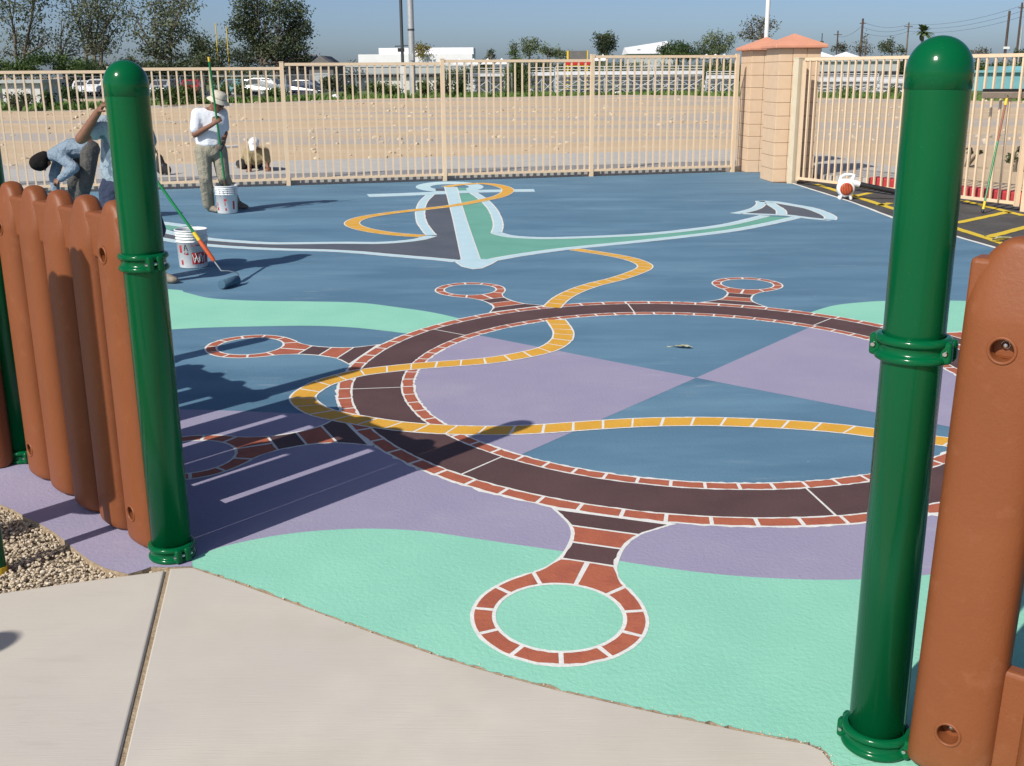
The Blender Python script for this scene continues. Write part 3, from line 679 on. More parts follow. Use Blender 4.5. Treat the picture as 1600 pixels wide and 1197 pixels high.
# ================================================================== STEEL FENCE
fence = empty('steel_fence', FA, 'tan steel picket fence running along the back of the play area', 'fence')
def bar(a, b, w, m, name, parent, d=None):
    a = Vector(a); b = Vector(b); d = d or w; v = b-a; L_ = v.length
    mb = MB(); mb.box((0, 0, L_/2), (w, d, L_), m); o = mb.build(name, parent)
    q = v.to_track_quat('Z', 'Y'); o.rotation_euler = q.to_euler(); o.location = a-(parent.matrix_world.translation if False else Vector(parent.location)); return o
def steel_panel(par, a, b, top, bot, spacing, w=.026, post=True, pm=None, picket_proto=[None]):
    a = Vector(a); b = Vector(b); dv = (b-a); L_ = dv.length; dv.normalize(); ang = math.atan2(dv.y, dv.x); loc = Vector(par.location)
    for z, h_ in ((top-.025, .045), (bot+.02, .04)):
        mb = MB().box((0, 0, 0), (L_-.06, .04, h_), m_tan); o = mb.build('rail', par, (a+b)/2-loc+V(0, 0, z)); o.rotation_euler = (0, 0, ang)
    n = int(round(L_/spacing)); pm_ = None
    for k in range(1, n):
        p = a+dv*(L_*k/n)
        if pm_ is None:
            h_ = top-.05-bot-.038; pm_ = MB().box((0, 0, h_/2), (w, w, h_), m_tan).build('picket', par); o = pm_
        else: o = link_copy(pm_, par)
        o.location = p-loc+V(0, 0, bot+.039); o.rotation_euler = (0, 0, ang)
def steel_post(par, p, top, w=.064, m=m_tan, dirv=fdir):
    o = MB().box((0, 0, (top-.1)/2), (w, w, top+.1), m).build('fence_post', par, Vector(p)-Vector(par.location)); o.rotation_euler = (0, 0, math.atan2(dirv.y, dirv.x))
    MB().box((0, 0, top+.005), (w+.006, w+.006, .012), m).build('post_cap', o)
    return o
PL = (FB-FA).length/2
pos = [(-4*PL, 1.79), (-3*PL, 1.83), (-2*PL, 1.865), (-PL, 1.90), (0, 1.962), (PL, 2.0), (2*PL, 2.062)]
endt = 7.98
for i, (t0, tp) in enumerate(pos):
    t1 = pos[i+1][0] if i < len(pos)-1 else endt
    steel_panel(fence, fl(t0), fl(t1), tp-.008, .085, .1275)
    steel_post(fence, fl(t0), tp)
steel_post(fence, fl(endt), 2.062)
# ---- masonry pillars
def pillar(cx, cy, label, w=.69, hh=2.125):
    t = empty('masonry_pillar', (cx, cy, 0), label, 'pillar', 'tan block pillars with terracotta caps', R(4.4))
    MB().box((0, 0, hh/2-.03), (w-.014, w-.014, hh+.06), m_mortar).build('core', t)
    ch = hh/10; bw = w/3
    bmesh_ = {}
    for k in range(3):
        b = MB().box((0, 0, 0), (bw-.007, w, ch-.007), m_block).build('block', t); bevel(b, .005, 2); apply_mods(b)
        for r in range(10):
            o = b if r == 0 else link_copy(b, t)
            o.location = (-w/2+bw*(k+.5)+random.gauss(0, .0008), random.gauss(0, .0012), ch*(r+.5))
    c = MB(); e = w/2+.085; z0 = hh
    vs = [(-e, -e, z0), (e, -e, z0), (e, e, z0), (-e, e, z0), (-e, -e, z0+.05), (e, -e, z0+.05), (e, e, z0+.05), (-e, e, z0+.05), (0, 0, z0+.235)]
    c.add(vs, [(3, 2, 1, 0), (0, 1, 5, 4), (1, 2, 6, 5), (2, 3, 7, 6), (3, 0, 4, 7), (4, 5, 8), (5, 6, 8), (6, 7, 8), (7, 4, 8)], m_cap)
    co = c.build('cap', t); bevel(co, .012, 2); apply_mods(co)
    return t
pillar(4.645, 18.755, 'tan block pillar with terracotta cap holding the gate, the nearer one')
pillar(4.60, 20.60, 'tan block pillar with terracotta cap at the fence end, the farther one')
# ---- gate / right fence
gate = empty('steel_gate', G0, 'tan steel picket gate hung beside the masonry pillar', 'gate')
GT = 1.975
steel_post(gate, G0+gdir*.0, GT-.01, .115, m_gatepost, gdir)
for z in (.28, 1.25, 1.75):
    h_ = MB().tube([(0, 0, 0), (0, 0, .11)], .018, m_gatepost, 10).build('hinge', gate, (-gdir*.078-gnor*.03+V(0, 0, z)))
LG = 4.30
bar(G0+gdir*.13+V(0, 0, .05), G0+gdir*.13+V(0, 0, GT-.045), .055, m_tan, 'gate_stile', gate)
steel_panel(gate, G0+gdir*.13, G0+gdir*LG, GT, .07, .137)
bar(G0+gdir*LG+V(0, 0, .05), G0+gdir*LG+V(0, 0, GT-.045), .055, m_tan, 'gate_stile', gate)
rf = empty('steel_fence', G0+gdir*(LG+.12), 'tan steel picket fence continuing right of the gate', 'fence')
steel_post(rf, G0+gdir*(LG+.12), GT, .064, m_tan, gdir); steel_panel(rf, G0+gdir*(LG+.12), G0+gdir*(LG+2.6), GT, .07, .137); steel_post(rf, G0+gdir*(LG+2.6), GT, .064, m_tan, gdir)

# ================================================================== PROPS
def arc_patch(mb, r, a0, a1, z0, z1, m, taper=0.0, n=6, h0=.0, hh=.36):
    vs = []
    for i in range(n+1):
        a = a0+(a1-a0)*i/n
        for z in (z0, z1):
            rr = r+taper*z; vs.append((rr*math.cos(a), rr*math.sin(a), z))
    mb.add(vs, [(2*i, 2*i+2, 2*i+3, 2*i+1) for i in range(n)], m)
def bucket(loc, label, rz, variant):
    t = empty('paint_bucket', loc, label, 'bucket', 'white paint buckets', rz)
    b = MB(); r0, tp = .131, .042
    pr = [(0, .004), (r0-.006, .004), (r0, .012)]
    for z in (.255, .285, .312, .335): pr += [(r0+tp*z, z-.006), (r0+tp*z+.008, z-.003), (r0+tp*z+.008, z+.003), (r0+tp*z, z+.006)]
    pr += [(r0+tp*.36, .352), (r0+tp*.36+.010, .358), (r0+tp*.36+.010, .366), (r0+tp*.36-.003, .368), (r0+tp*.36-.006, .355), (r0+.006, .30), (r0-.004, .16), (0, .16)]
    b.lathe(pr, m_bucket, 40); b.build('tub', t)
    MB().lathe([(r0+.0085, .338), (0, .338)], m_wetpaint, 32).build('paint', t)
    L = MB(); rr = r0+.0016
    pat = lambda a0, a1, z0, z1, m=m_redprint: arc_patch(L, rr, R(a0), R(a1), z0, z1, m, tp)
    # camera sees the side around -90 degrees in local space
    if variant == 0:
        pat(-98, -46, .045, .155); pat(-150, -138, .155, .225); pat(-147, -137, .04, .085); pat(-122, -112, .135, .15); pat(-40, -25, .05, .16)
        def bar_(a0, z0, a1, z1, w, m, k=1.0012):
            p0 = ((rr*k+tp*z0)*math.cos(R(a0)), (rr*k+tp*z0)*math.sin(R(a0)), z0); p1 = ((rr*k+tp*z1)*math.cos(R(a1)), (rr*k+tp*z1)*math.sin(R(a1)), z1)
            L.tube([p0, p1], w, m, 5)
        # hand drawn black A with two small letters below
        bar_(-127, .175, -121, .235, .0026, m_black, 1.01); bar_(-121, .235, -112, .175, .0026, m_black, 1.01); bar_(-124.5, .197, -116.5, .197, .0022, m_black, 1.01)
        # small letters c s
        for ac in (-124, -112):
            for q in range(6):
                q0, q1 = R(50+q*45), R(95+q*45); bar_(ac+4*math.cos(q0), .150+.010*math.sin(q0), ac+4*math.cos(q1), .150+.010*math.sin(q1), .0018, m_redprint if ac < -120 else m_black, 1.01)
        for q in range(5): bar_(-100+q*4, .222, -97.5+q*4, .222, .0032, m_redprint, 1.01)
        for q in range(6): bar_(-78+q*5, .222+.004*(q % 2), -75+q*5, .226, .004, m_black, 1.01)
        # white figure splashed over the red block
        for a0, z0, a1, z1 in [(-95, .14, -88, .06), (-88, .06, -80, .12), (-80, .12, -72, .06), (-72, .06, -62, .145), (-84, .15, -76, .09), (-90, .10, -66, .10), (-70, .14, -66, .07), (-60, .13, -56, .06), (-56, .06, -51, .12)]:
            bar_(a0, z0, a1, z1, .0042, m_bucket, 1.012)
    else:
        pat(-150, -136, .05, .09); pat(-148, -140, .10, .15); pat(-100, -86, .17, .20); pat(-96, -88, .045, .08); pat(-97, -93, .11, .16); pat(-52, -40, .06, .17)
        for q in (0, 2, 5, 8):
            a = R(-150+q*14); L.tube([((rr+.014)*math.cos(a), (rr+.014)*math.sin(a), .33-.02*random.random()), ((rr+.008)*math.cos(a+.05), (rr+.008)*math.sin(a+.05), .22+.06*random.random())], .004, m_wetpaint if q % 3 else m_agreen, 5)
    L.build('label_print', t)['kind'] = 'stuff'
    w = MB(); P = []
    for k in range(13):
        a = math.pi*k/12; P.append(((r0+.028)*math.cos(a), -.006-(r0+.03)*math.sin(a)*.28, .315-.17*math.sin(a)))
    w.tube(P, .0028, m_galv, 6); hd = w.build('bail', t); hd.rotation_euler = (0, 0, R(150 if variant == 0 else 75))
    MB().tube([P[5], P[6], P[7]], .011, m_wplas, 8).build('grip', hd)
    return t
bucket(G(303, 417), 'white paint bucket with red block label, letter A and the roller pole crossing it', R(20), 0)
bucket(G(356, 333), 'white paint bucket with paint drips, in front of the man in the white shirt', R(8), 1)
# paint roller on its pole
RP = G(359, 449); r_top = AT(213, 238, 9.62)
rol = empty('paint_roller', RP, 'blue loaded paint roller on a long green pole leaning left behind the post', 'paint roller')
d = (r_top-RP); r0 = V(0, 0, .045)
pt = lambda t: r0+(d-r0)*t
roll_ax = V(.36, .93, 0).normalized()*.115
n_r = MB(); n_r.tube([r0-roll_ax, r0-roll_ax*.98, r0+roll_ax*.98, r0+roll_ax], [.034, .040, .040, .034], m_wetpaint, 20)
roller_blue = mat('blue_roller_nap', (.055, .13, .20), (.08, .17, .25), 60, rough=.8, bump=1, bscale=160); n_r.mats = [roller_blue]
n_r.build('roller_cover', rol)
MB().tube([r0+roll_ax*1.0, r0+roll_ax*1.35, r0+roll_ax*1.35+V(-.02, .02, .05), pt(.085)+V(.05, .02, .0), pt(.09), pt(.17)], .006, m_galv, 8).build('frame', rol)
MB().tube([pt(.165), pt(.18), pt(.30), pt(.325)], [.014, .019, .02, .017], m_orange, 14).build('grip', rol)
MB().tube([pt(.325), pt(.385)], .0175, m_yplas, 14).build('yellow_collar', rol)
MB().tube([pt(.385), pt(1.12)], .0125, m_polegreen, 12).build('pole', rol)
# mixing pole in the far bucket
mp0, mp1 = AT(355.5, 316, 14.64), AT(326, 89, 14.45)
mxp = empty('mixing_pole', mp0, 'long green pole with yellow tip standing in a bucket, held by the man in white', 'pole')
d2 = mp1-mp0
MB().tube([d2*.14, d2*.97], .0135, m_polegreen, 10).build('pole', mxp); MB().tube([d2*.97, d2], .015, m_yplas, 10).build('tip', mxp)
MB().tube([V(0, 0, 0), d2*.125], .013, m_polegreen, 10).build('shaft', mxp); MB().tube([d2*.125, d2*.165], .019, m_wood, 10).build('collar', mxp)
# leaf blower
LB = G(1320, 311); lb = empty('leaf_blower', LB, 'white hand held leaf blower with orange intake and black tube, on the asphalt', 'leaf blower', None, R(-8))
b = MB(); prof = [(0, -.075), (.095, -.075), (.122, -.055), (.130, 0), (.122, .055), (.095, .075), (0, .075)]
b.lathe(prof, m_wplas, 32); o = b.build('housing', lb, (0, 0, .155)); o.rotation_euler = (R(90), 0, 0)
b = MB(); b.lathe([(.088, .0), (.088, .012), (.06, .02), (0, .024)], m_orange, 32); o = b.build('intake_grille', lb, (0, -.074, .15)); o.rotation_euler = (R(90), 0, 0)
sl = MB()
for k in range(-3, 4): sl.box((k*.022, -.0265+abs(k)*.0025, 0), (.006, .006, 2*math.sqrt(max(0, .08**2-(k*.022)**2))), m_dark)
sl.build('grille_slats', lb, (0, -.072, .15))['kind'] = 'stuff'
b = MB(); b.tube([(-.085, 0, .235), (-.075, 0, .315), (-.03, 0, .345), (.05, 0, .35), (.10, 0, .345), (.085, 0, .27)], [.03, .024, .02, .02, .024, .034], m_wplas, 12); b.build('handle', lb)
b = MB(); b.box((-.0, 0, .262), (.15, .07, .05), m_wplas); o = b.build('motor_cover', lb); bevel(o, .02, 3); apply_mods(o)
b = MB(); b.tube([(.06, 0, .23), (.14, 0, .222), (.19, 0, .208)], [.055, .046, .042], m_wplas, 16); b.build('outlet', lb)
b = MB(); P = [(.185, 0, .21)]
for k in range(1, 16): P.append((.185+k*.048, 0, .21-.0095*k))
b.tube(P, [.036+.0022*(k % 2) for k in range(16)], m_black, 14); b.build('tube', lb)
for sx in (-.075, .075):
    for sy in (-.045, .045): MB().tube([(sx*.8, sy, .06), (sx, sy*1.15, .018), (sx*1.05, sy*1.15, .0)], [.02, .022, .018], m_wplas, 10).build('foot', lb)
# squeegee leaning head-up on the fence
q0 = G(1535, 333); q1 = AT(1573.5, 152, q0.y+.50)
sq = empty('squeegee', q0, 'wide squeegee with green and orange handle leaning head up against the right fence', 'squeegee')
d3 = q1-q0
MB().tube([d3*.10, d3*.62], .014, m_polegreen, 12).build('handle', sq); MB().tube([V(0, 0, .012), d3*.03], .018, m_black, 10).build('foot', sq)
MB().tube([d3*.03, d3*.10], .0165, m_yplas, 10).build('yellow_tip', sq); MB().tube([d3*.62, d3*.95], .0138, m_rust, 12).build('upper_handle', sq); MB().tube([d3*.93, d3*.99], .018, m_yplas, 10).build('socket', sq)
hd = MB().box((0, 0, .03), (.62, .05, .085), m_broomhead).build('head', sq, d3); hd.rotation_euler = (R(12), 0, math.atan2(gdir.y, gdir.x)+R(48)); bevel(hd, .01, 2); apply_mods(hd)
hb = MB().box((0, -.004, .088), (.61, .012, .04), m_black).build('rubber_blade', hd)
MB().tube([(0, -.026, .03), (0, -.036, .03)], .008, m_steel, 10).build('screw', hd)
# dry leaves
def leaf_thing(loc, label, s, rz, cat='leaf'):
    t = MB(); n = 9; vs = []
    for i in range(n+1):
        u = i/n; w = s*.17*math.sin(math.pi*min(1, u*1.35))**.7*(1 if u < .74 else .12) if u < .74 else s*.014
        z = s*(.05*math.sin(u*5)+.03)
        vs += [(s*(u-.5), -w, z+random.uniform(0, .05)*s), (s*(u-.5), random.gauss(0, .02)*s, .004+z*.4), (s*(u-.5), w, z+random.uniform(0, .05)*s)]
    t.add(vs, [(3*i+k, 3*i+k+1, 3*i+3+k+1, 3*i+3+k) for i in range(n) for k in (0, 1)], m_dryleaf)
    o = t.build('dry_leaf', None, loc); o.rotation_euler = (0, 0, rz); return tag(o, label, cat)
leaf_thing(G(1062, 543, .003), 'crumpled dry leaf lying on the blue paint inside the wheel', .17, R(160))
leaf_thing(G(1585, 378), 'dry yellowish leaf lying on the asphalt by the right panel', .45, R(-10))
tag(MB().tube([AT(348, 230.5, 24.5)-V(0, 0, .0), AT(373, 228.5, 24.9)], .035, m_wplas, 12).build('plastic_pipe'), 'short white plastic pipe lying on the dirt behind the fence', 'pipe')

# ================================================================== PEOPLE
bm = bmesh.new(); bmesh.ops.create_icosphere(bm, subdivisions=2, radius=1); SPH = [v.co.copy() for v in bm.verts]; bm.free()
def blob_mesh(name, groups, m, parent, voxel=.011, smooth=4, zoff=None):
    """groups: list of lists of (centre, radius or (rx,ry,rz)[, rotation z]); each group is hulled, then all are fused into one skin"""
    bm = bmesh.new()
    for g in groups:
        vs = []
        for it in g:
            c, r = it[0], it[1]; r = (r, r, r) if not hasattr(r, '__len__') else r
            rot = Matrix.Rotation(it[2], 3, 'Z') if len(it) > 2 else Matrix.Identity(3)
            for s in SPH: vs.append(bm.verts.new(Vector(c)+rot@Vector((s.x*r[0], s.y*r[1], s.z*r[2]))))
        ret = bmesh.ops.convex_hull(bm, input=vs); 
        junk = [e for e in ret['geom_interior'] if isinstance(e, bmesh.types.BMVert)]+[e for e in ret['geom_unused'] if isinstance(e, bmesh.types.BMVert)]
        bmesh.ops.delete(bm, geom=list(set(junk)), context='VERTS')
    me = bpy.data.meshes.new(name); bm.to_mesh(me); bm.free()
    o = bpy.data.objects.new(name, me); COL.objects.link(o)
    rm = o.modifiers.new('r', 'REMESH'); rm.mode = 'VOXEL'; rm.voxel_size = voxel; rm.use_smooth_shade = True
    if smooth:
        sm = o.modifiers.new('s', 'SMOOTH'); sm.iterations = smooth; sm.factor = .5
    apply_mods(o); o.data.materials.clear(); o.data.materials.append(m)
    o.parent = parent; o.location = -Vector(parent.location)
    return o
def chain(pts, rads): return [[(pts[i], rads[i]), (pts[i+1], rads[i+1])] for i in range(len(pts)-1)]
def hand(wrist, direction, curl, s=1.0, thumb=1):
    """palm, four bent fingers of unequal length and a thumb from the palm's side; curl = direction the fingers bend to"""
    w = Vector(wrist); d = Vector(direction).normalized(); c = Vector(curl); c = (c-d*c.dot(d)).normalized(); sd_ = d.cross(c)
    g = []
    pk = w+d*.085*s
    g.append([(w, .024*s), (pk+sd_*.028*s, .015*s), (pk-sd_*.028*s, .015*s), (w+d*.03*s+sd_*.03*s, .016*s)])
    for k, ln in enumerate((.070, .080, .075, .058)):
        b = pk+sd_*(.033-.022*k)*s; p1 = b+(d*.55+c*.35)*ln*.5*s*1.2; p2 = p1+(d*.05+c*.95)*ln*.38*s; p3 = p2+(c*.55-d*.75)*ln*.3*s
        g += chain([b-d*.02*s, p1, p2, p3], [.0105*s, .0095*s, .009*s, .008*s])
    tb = w+d*.028*s+sd_*.03*s*thumb; t1 = tb+(sd_*.75*thumb+d*.6+c*.25)*.042*s; t2 = t1+(d*.6+c*.75-sd_*.1*thumb)*.036*s
    g += chain([tb, t1, t2], [.014*s, .0115*s, .009*s]); return g
def head(c, face, r=.1, tilt=0.0):
    """skull, jaw, nose, ears and brow; face = direction looked at"""
    c = Vector(c); f = Vector(face).normalized(); u = V(0, 0, 1); u = (u-f*u.dot(f)).normalized(); s = u.cross(f)
    g = [[(c+u*.02-f*.012, (.076, .076, .086)), (c+f*.03+u*.01, .068)], [(c+f*.04-u*.02, .055), (c+f*.055-u*.09, .03), (c-u*.06, .05)]]
    g += [[(c+f*.092+u*.012, .009), (c+f*.114-u*.022, .013), (c+f*.09-u*.03, .013)]]
    for k in (-1, 1):
        g += [[(c+s*k*.074+u*.012-f*.008, .014), (c+s*k*.078-u*.022-f*.004, .010), (c+s*k*.07-f*.02, .012)], [(c+f*.078+s*k*.018+u*.022, .012), (c+f*.062+s*k*.048+u*.022, .012)]]
    g += [[(c+f*.086-u*.058+s*.018, .009), (c+f*.086-u*.058-s*.018, .009)], [(c+f*.083-u*.072+s*.014, .009), (c+f*.083-u*.072-s*.014, .009)]]
    return g
def eyes(parent, c, face):
    c = Vector(c); f = Vector(face).normalized(); u = V(0, 0, 1); u = (u-f*u.dot(f)).normalized(); s = u.cross(f)
    mb = MB()
    for k in (-1, 1): 
        p = c+f*.088+s*k*.032+u*.004
        mb.add([p+q*.011 for q in SPH], [tuple(x) for x in SPHF], m_hair, True)
    mb.build('eyes', parent, -Vector(parent.location))
bm = bmesh.new(); bmesh.ops.create_icosphere(bm, subdivisions=2, radius=1); SPHF = [[v.index for v in f.verts] for f in bm.faces]; bm.free()
def shoe(name, heel, toe, parent, m=m_shoe):
    h, t = Vector(heel), Vector(toe); d = (t-h).normalized()
    return blob_mesh(name, [[(h+V(0, 0, .045), (.04, .04, .042)), (h.lerp(t, .55)+V(0, 0, .045), .044), (t-d*.04+V(0, 0, .032), (.045, .045, .03))], [(h+V(0, 0, .085), .045), (h.lerp(t, .35)+V(0, 0, .07), .042)]], m, parent, .009, 2)

# ---- man in white T-shirt with a hat and the mixing pole
Y0 = 14.75; J = lambda x, y, dy=0: AT(x, y, Y0+dy)
root = G(327, 331); pm = empty('person', (root.x, root.y, 0), 'man in white T-shirt, khaki trousers and cream hat standing, both hands on a green pole', 'person')
hc = J(339, 160, -.02); fd = V(.75, -.25, -.62)
neck = J(332, 171, .02); shR = J(308, 178, -.06); shL = J(347, 177, .12); chest = J(330, 192, .03); waist = J(329, 219, .04); hip = J(329, 232, .05)
elR = J(305, 210, -.12); wrR = J(333, 194, -.22); elL = J(351, 209, .06); wrL = J(349, 222, -.06)
hR = J(317, 235, .0); hL = J(342, 235, .1); knR = J(321, 278, -.06); knL = J(349, 276, .04); anR = V(root.x+.0, root.y, .09); anL = V(J(353, 320).x, root.y+.33, .09)
g = head(hc, fd)+chain([hc-fd.normalized()*.02-V(0, 0, .03), neck], [.055, .056])
g += [[(shR, .06), (shL, .06), (chest, (.17, .12, .14)), (neck-V(0, 0, .03), .07)], [(chest, (.17, .12, .14)), (waist, (.165, .13, .10)), (hip, (.17, .13, .10))]]
g += chain([shR, elR], [.056, .044])+chain([elR, wrR], [.044, .028])+chain([shL, elL], [.056, .044])+chain([elL, wrL], [.044, .028])
g += chain([hR, knR, anR], [.088, .06, .042])+chain([hL, knL, anL], [.088, .06, .042])
polept = lambda y: mp0+d2*((y-316)/(89-316.0))
g += hand(wrR, polept(188)-wrR+V(0, 0, .02), V(.2, .95, 0), 1.05)+hand(wrL, polept(227)-wrL-V(0, 0, .05), V(-.6, -.6, 0), 1.05, -1)
blob_mesh('body', g, m_skin, pm, .010, 3); eyes(pm, hc, fd)
g = [[(shR+V(0, 0, .0), .075), (shL, .075), (chest, (.195, .145, .15)), (neck-V(0, 0, .05), .075)], [(chest, (.195, .145, .14)), (waist, (.20, .155, .10)), (waist-V(0, 0, .05), (.195, .15, .05))]]
g += [[(shR, .078), (shR.lerp(elR, .72), .077)], [(shL, .078), (shL.lerp(elL, .7), .074)]]
blob_mesh('tshirt', g, m_tee, pm, .012, 3)
g = [[(waist-V(0, 0, .02), (.178, .138, .03)), (hip-V(0, 0, .04), (.19, .15, .10))], [(hip, (.18, .145, .08)), (hR-V(0, 0, .06), .108)], [(hip, (.18, .145, .08)), (hL-V(0, 0, .06), .108)]]
g += chain([hR, knR, anR+V(0, 0, .02)], [.112, .088, .083])+chain([hL, knL, anL+V(0, 0, .02)], [.112, .088, .083])
blob_mesh('trousers', g, m_khaki, pm, .012, 3)
shoe('shoe', V(anR.x-.02, anR.y+.06, 0), V(anR.x+.17, anR.y-.15, 0), pm); shoe('shoe', V(anL.x, anL.y+.06, 0), V(anL.x+.2, anL.y-.08, 0), pm)
blob_mesh('gloves', [[(wrL+V(0, 0, -.0), .034), (polept(229)+V(0, -.02, 0), .036)]], m_char, pm, .009, 2)
hm = MB(); u = (V(0, 0, 1)-fd.normalized()*V(0, 0, 1).dot(fd.normalized())).normalized()
pr = [(.150, -.028), (.148, -.022), (.105, .012), (.100, .03), (.094, .075), (.075, .098), (0, .104)]
hm.lathe(pr, m_hat, 28); hat = hm.build('hat', pm); uu = (u*.75+V(0, 0, .5)).normalized(); hat.rotation_euler = uu.to_track_quat('Z', 'Y').to_euler(); hat.location = hc+u*.048-Vector(pm.location)
MB().lathe([(.1035, .012), (.1035, .03), (.1, .031)], m_khaki, 28).build('hat_band', hat)

# ---- bent man in blue-grey shirt
Y0 = 13.9; root = G(126, 337); pb = empty('person', (root.x, root.y, 0), 'man in blue-grey long sleeves and dark trousers bending over behind the picket panel', 'person')
hc = J(64, 254, -.05); fd = V(.25, -.1, -.95)
def head2(c, crown, f):
    c = Vector(c); f = Vector(f).normalized(); u = Vector(crown).normalized(); s = u.cross(f)
    g = [[(c+u*.02-f*.012, .084), (c+f*.03+u*.01, .068)], [(c+f*.04-u*.02, .055), (c+f*.055-u*.09, .03), (c-u*.06, .05)], [(c+f*.092+u*.012, .009), (c+f*.114-u*.022, .013)]]
    for k in (-1, 1): g += [[(c+s*k*.076+u*.012, .014), (c+s*k*.08-u*.02, .010)]]
    return g
crown = V(-.8, -.1, -.45)
g = head2(hc, crown, V(.35, -.25, -.85)); neckp = J(77, 243, 0)
shA = J(90, 242, -.17); shB = J(95, 238, .18); mid = J(112, 232, 0); hipc = J(137, 231, 0)
elA = J(116, 262, -.26); wrA = J(95, 279, -.22); elB = J(84, 275, .1); wrB = J(88, 303, .1)
hA = J(140, 238, -.09); hB = J(131, 240, .11); kA = J(136, 280, -.1); kB = J(116, 284, .12); aA = V(root.x+.0, root.y-.1, .09); aB = V(root.x-.10, root.y+.15, .09)
g += chain([hc-crown*.04, neckp], [.06, .06])+[[(shA, .06), (shB, .06), (mid, (.12, .16, .11))], [(mid, (.12, .16, .11)), (hipc, (.12, .16, .12))]]
g += chain([shA, elA, wrA], [.056, .045, .03])+chain([shB, elB, wrB], [.056, .045, .03])+chain([hA, kA, aA], [.09, .06, .045])+chain([hB, kB, aB], [.09, .06, .045])
g += hand(wrA, V(-.7, 0, -.3), V(-.2, .5, -.9))+hand(wrB, V(.05, 0, -1), V(.6, -.5, 0))
blob_mesh('body', g, m_skin, pb, .012, 3)
g = [[(shA, .077), (shB, .077), (neckp+V(.03, 0, 0), .075), (mid, (.14, .18, .125))], [(mid, (.14, .18, .125)), (hipc, (.11, .17, .12))]]+chain([shA, elA, wrA], [.078, .066, .048])+chain([shB, elB, wrB+V(0, 0, .03)], [.075, .064, .05])
blob_mesh('shirt', g, m_denim, pb, .012, 3)
g = [[(hipc+V(.02, 0, -.02), (.125, .17, .125)), (hA, .11), (hB, .11)]]+chain([hA, kA, aA], [.115, .088, .085])+chain([hB, kB, aB], [.115, .088, .085])
blob_mesh('trousers', g, m_char, pb, .012, 3)
c = Vector(hc); blob_mesh('hair', [[(c+crown.normalized()*.03+V(-.012, -.01, .012), .102), (c+V(.01, 0, .035), .095), (c+V(.03, 0, .055)-crown*.02, .08)], [(c+crown.normalized()*.02, .10), (c+V(.03, -.02, -.01), .075)]], m_hair, pb, .012, 2)
shoe('shoe', aA-V(-.05, 0, .09), aA+V(-.2, -.03, -.09), pb); shoe('shoe', aB-V(-.05, 0, .09), aB+V(-.2, 0, -.09), pb)

# ---- man behind the post with the roller
Y0 = 9.65; root = G(225, 440); pr2 = empty('person', (root.x, root.y, 0), 'man in grey T-shirt and navy shorts behind the left post, raising one arm', 'person')
hc = J(186, 166, .02); fd = V(.8, -.3, -.45)
neckp = J(190, 186, 0); shA = J(164, 194, -.1); shB = J(222, 196, .12); chest = J(194, 215, 0); waist = J(193, 262, 0); hipc = J(196, 288, 0)
elA = J(126, 217, -.22); wrA = J(153, 175, -.26); elB = J(236, 236, .0); wrB = r_top+(RP-r_top)*.08+V(-.03, -.03, 0)
hA = J(176, 298, -.04); hB = J(216, 298, .04); kA = J(178, 366, -.1); kB = J(242, 362, -.06); aA = V(J(170, 434).x, Y0-.05, .1); q = G(254, 443); aB = V(q.x-.03, q.y+.03, .1)
g = head(hc, fd)+chain([hc-V(0, 0, .05), neckp], [.058, .058])+[[(shA, .06), (shB, .06), (chest, (.17, .12, .15)), (neckp-V(0, 0, .03), .07)], [(chest, (.17, .12, .14)), (waist, (.165, .125, .1)), (hipc, (.17, .13, .09))]]
g += chain([shA, elA, wrA], [.056, .047, .031])+chain([shB, elB, wrB], [.056, .045, .03])+chain([hA, kA, aA], [.09, .062, .045])+chain([hB, kB, aB], [.09, .062, .045])
g += hand(wrA, J(163, 162, -.28)-wrA, V(.8, .2, -.5), 1.05, -1)+hand(wrB, RP-r_top, V(.2, .8, .3))
blob_mesh('body', g, m_skin, pr2, .0085, 3); eyes(pr2, hc, fd)
g = [[(shA, .078), (shB, .078), (chest, (.195, .145, .15)), (neckp-V(0, 0, .05), .075)], [(chest, (.195, .145, .14)), (waist, (.20, .15, .10)), (hipc-V(0, 0, .0), (.20, .155, .05))]]+[[(shA, .08), (shA.lerp(elA, .42), .085)], [(shB, .08), (shB.lerp(elB, .6), .08)]]
ts = blob_mesh('tshirt', g, m_gtee, pr2, .011, 3)
ts.data.materials.append(m_sweat)                  # damp patch across the front of the shirt
for p_ in ts.data.polygons:
    c_ = p_.center; dx = c_.x-chest.x+.02; dz = c_.z-(chest.z-.06)
    w_ = .03*math.sin(c_.x*55+c_.z*23)+.02*math.sin(c_.z*70)
    if c_.y < Y0+.02 and abs(dx+.0) < .13+w_-.18*max(0, dz) and -.20+w_*2 < dz < .10+w_-abs(dx)*.4+.05*math.sin(c_.x*80): p_.material_index = 1
g = [[(waist-V(0, 0, .05), (.175, .135, .05)), (hipc, (.19, .15, .09)), (hA, .115), (hB, .115)]]+[[(hA, .118), (hA.lerp(kA, .95), .105)], [(hB, .118), (hB.lerp(kB, .95), .105)]]
blob_mesh('shorts', g, m_navy, pr2, .012, 3)
blob_mesh('socks', chain([kB.lerp(aB, .45), aB], [.056, .052])+chain([kA.lerp(aA, .45), aA], [.056, .052]), m_bag, pr2, .011, 2)
blob_mesh('hair', [[(hc+V(-.03, .02, .05), .082), (hc+V(-.045, 0, .0), .072), (hc+V(.02, 0, .07), .065)]], m_hair, pr2, .011, 2)
shoe('shoe', V(aA.x, aA.y+.05, 0), V(aA.x+.14, aA.y-.2, 0), pr2); shoe('shoe', V(aB.x-.05, aB.y+.04, 0), V(aB.x+.17, aB.y-.05, 0), pr2)

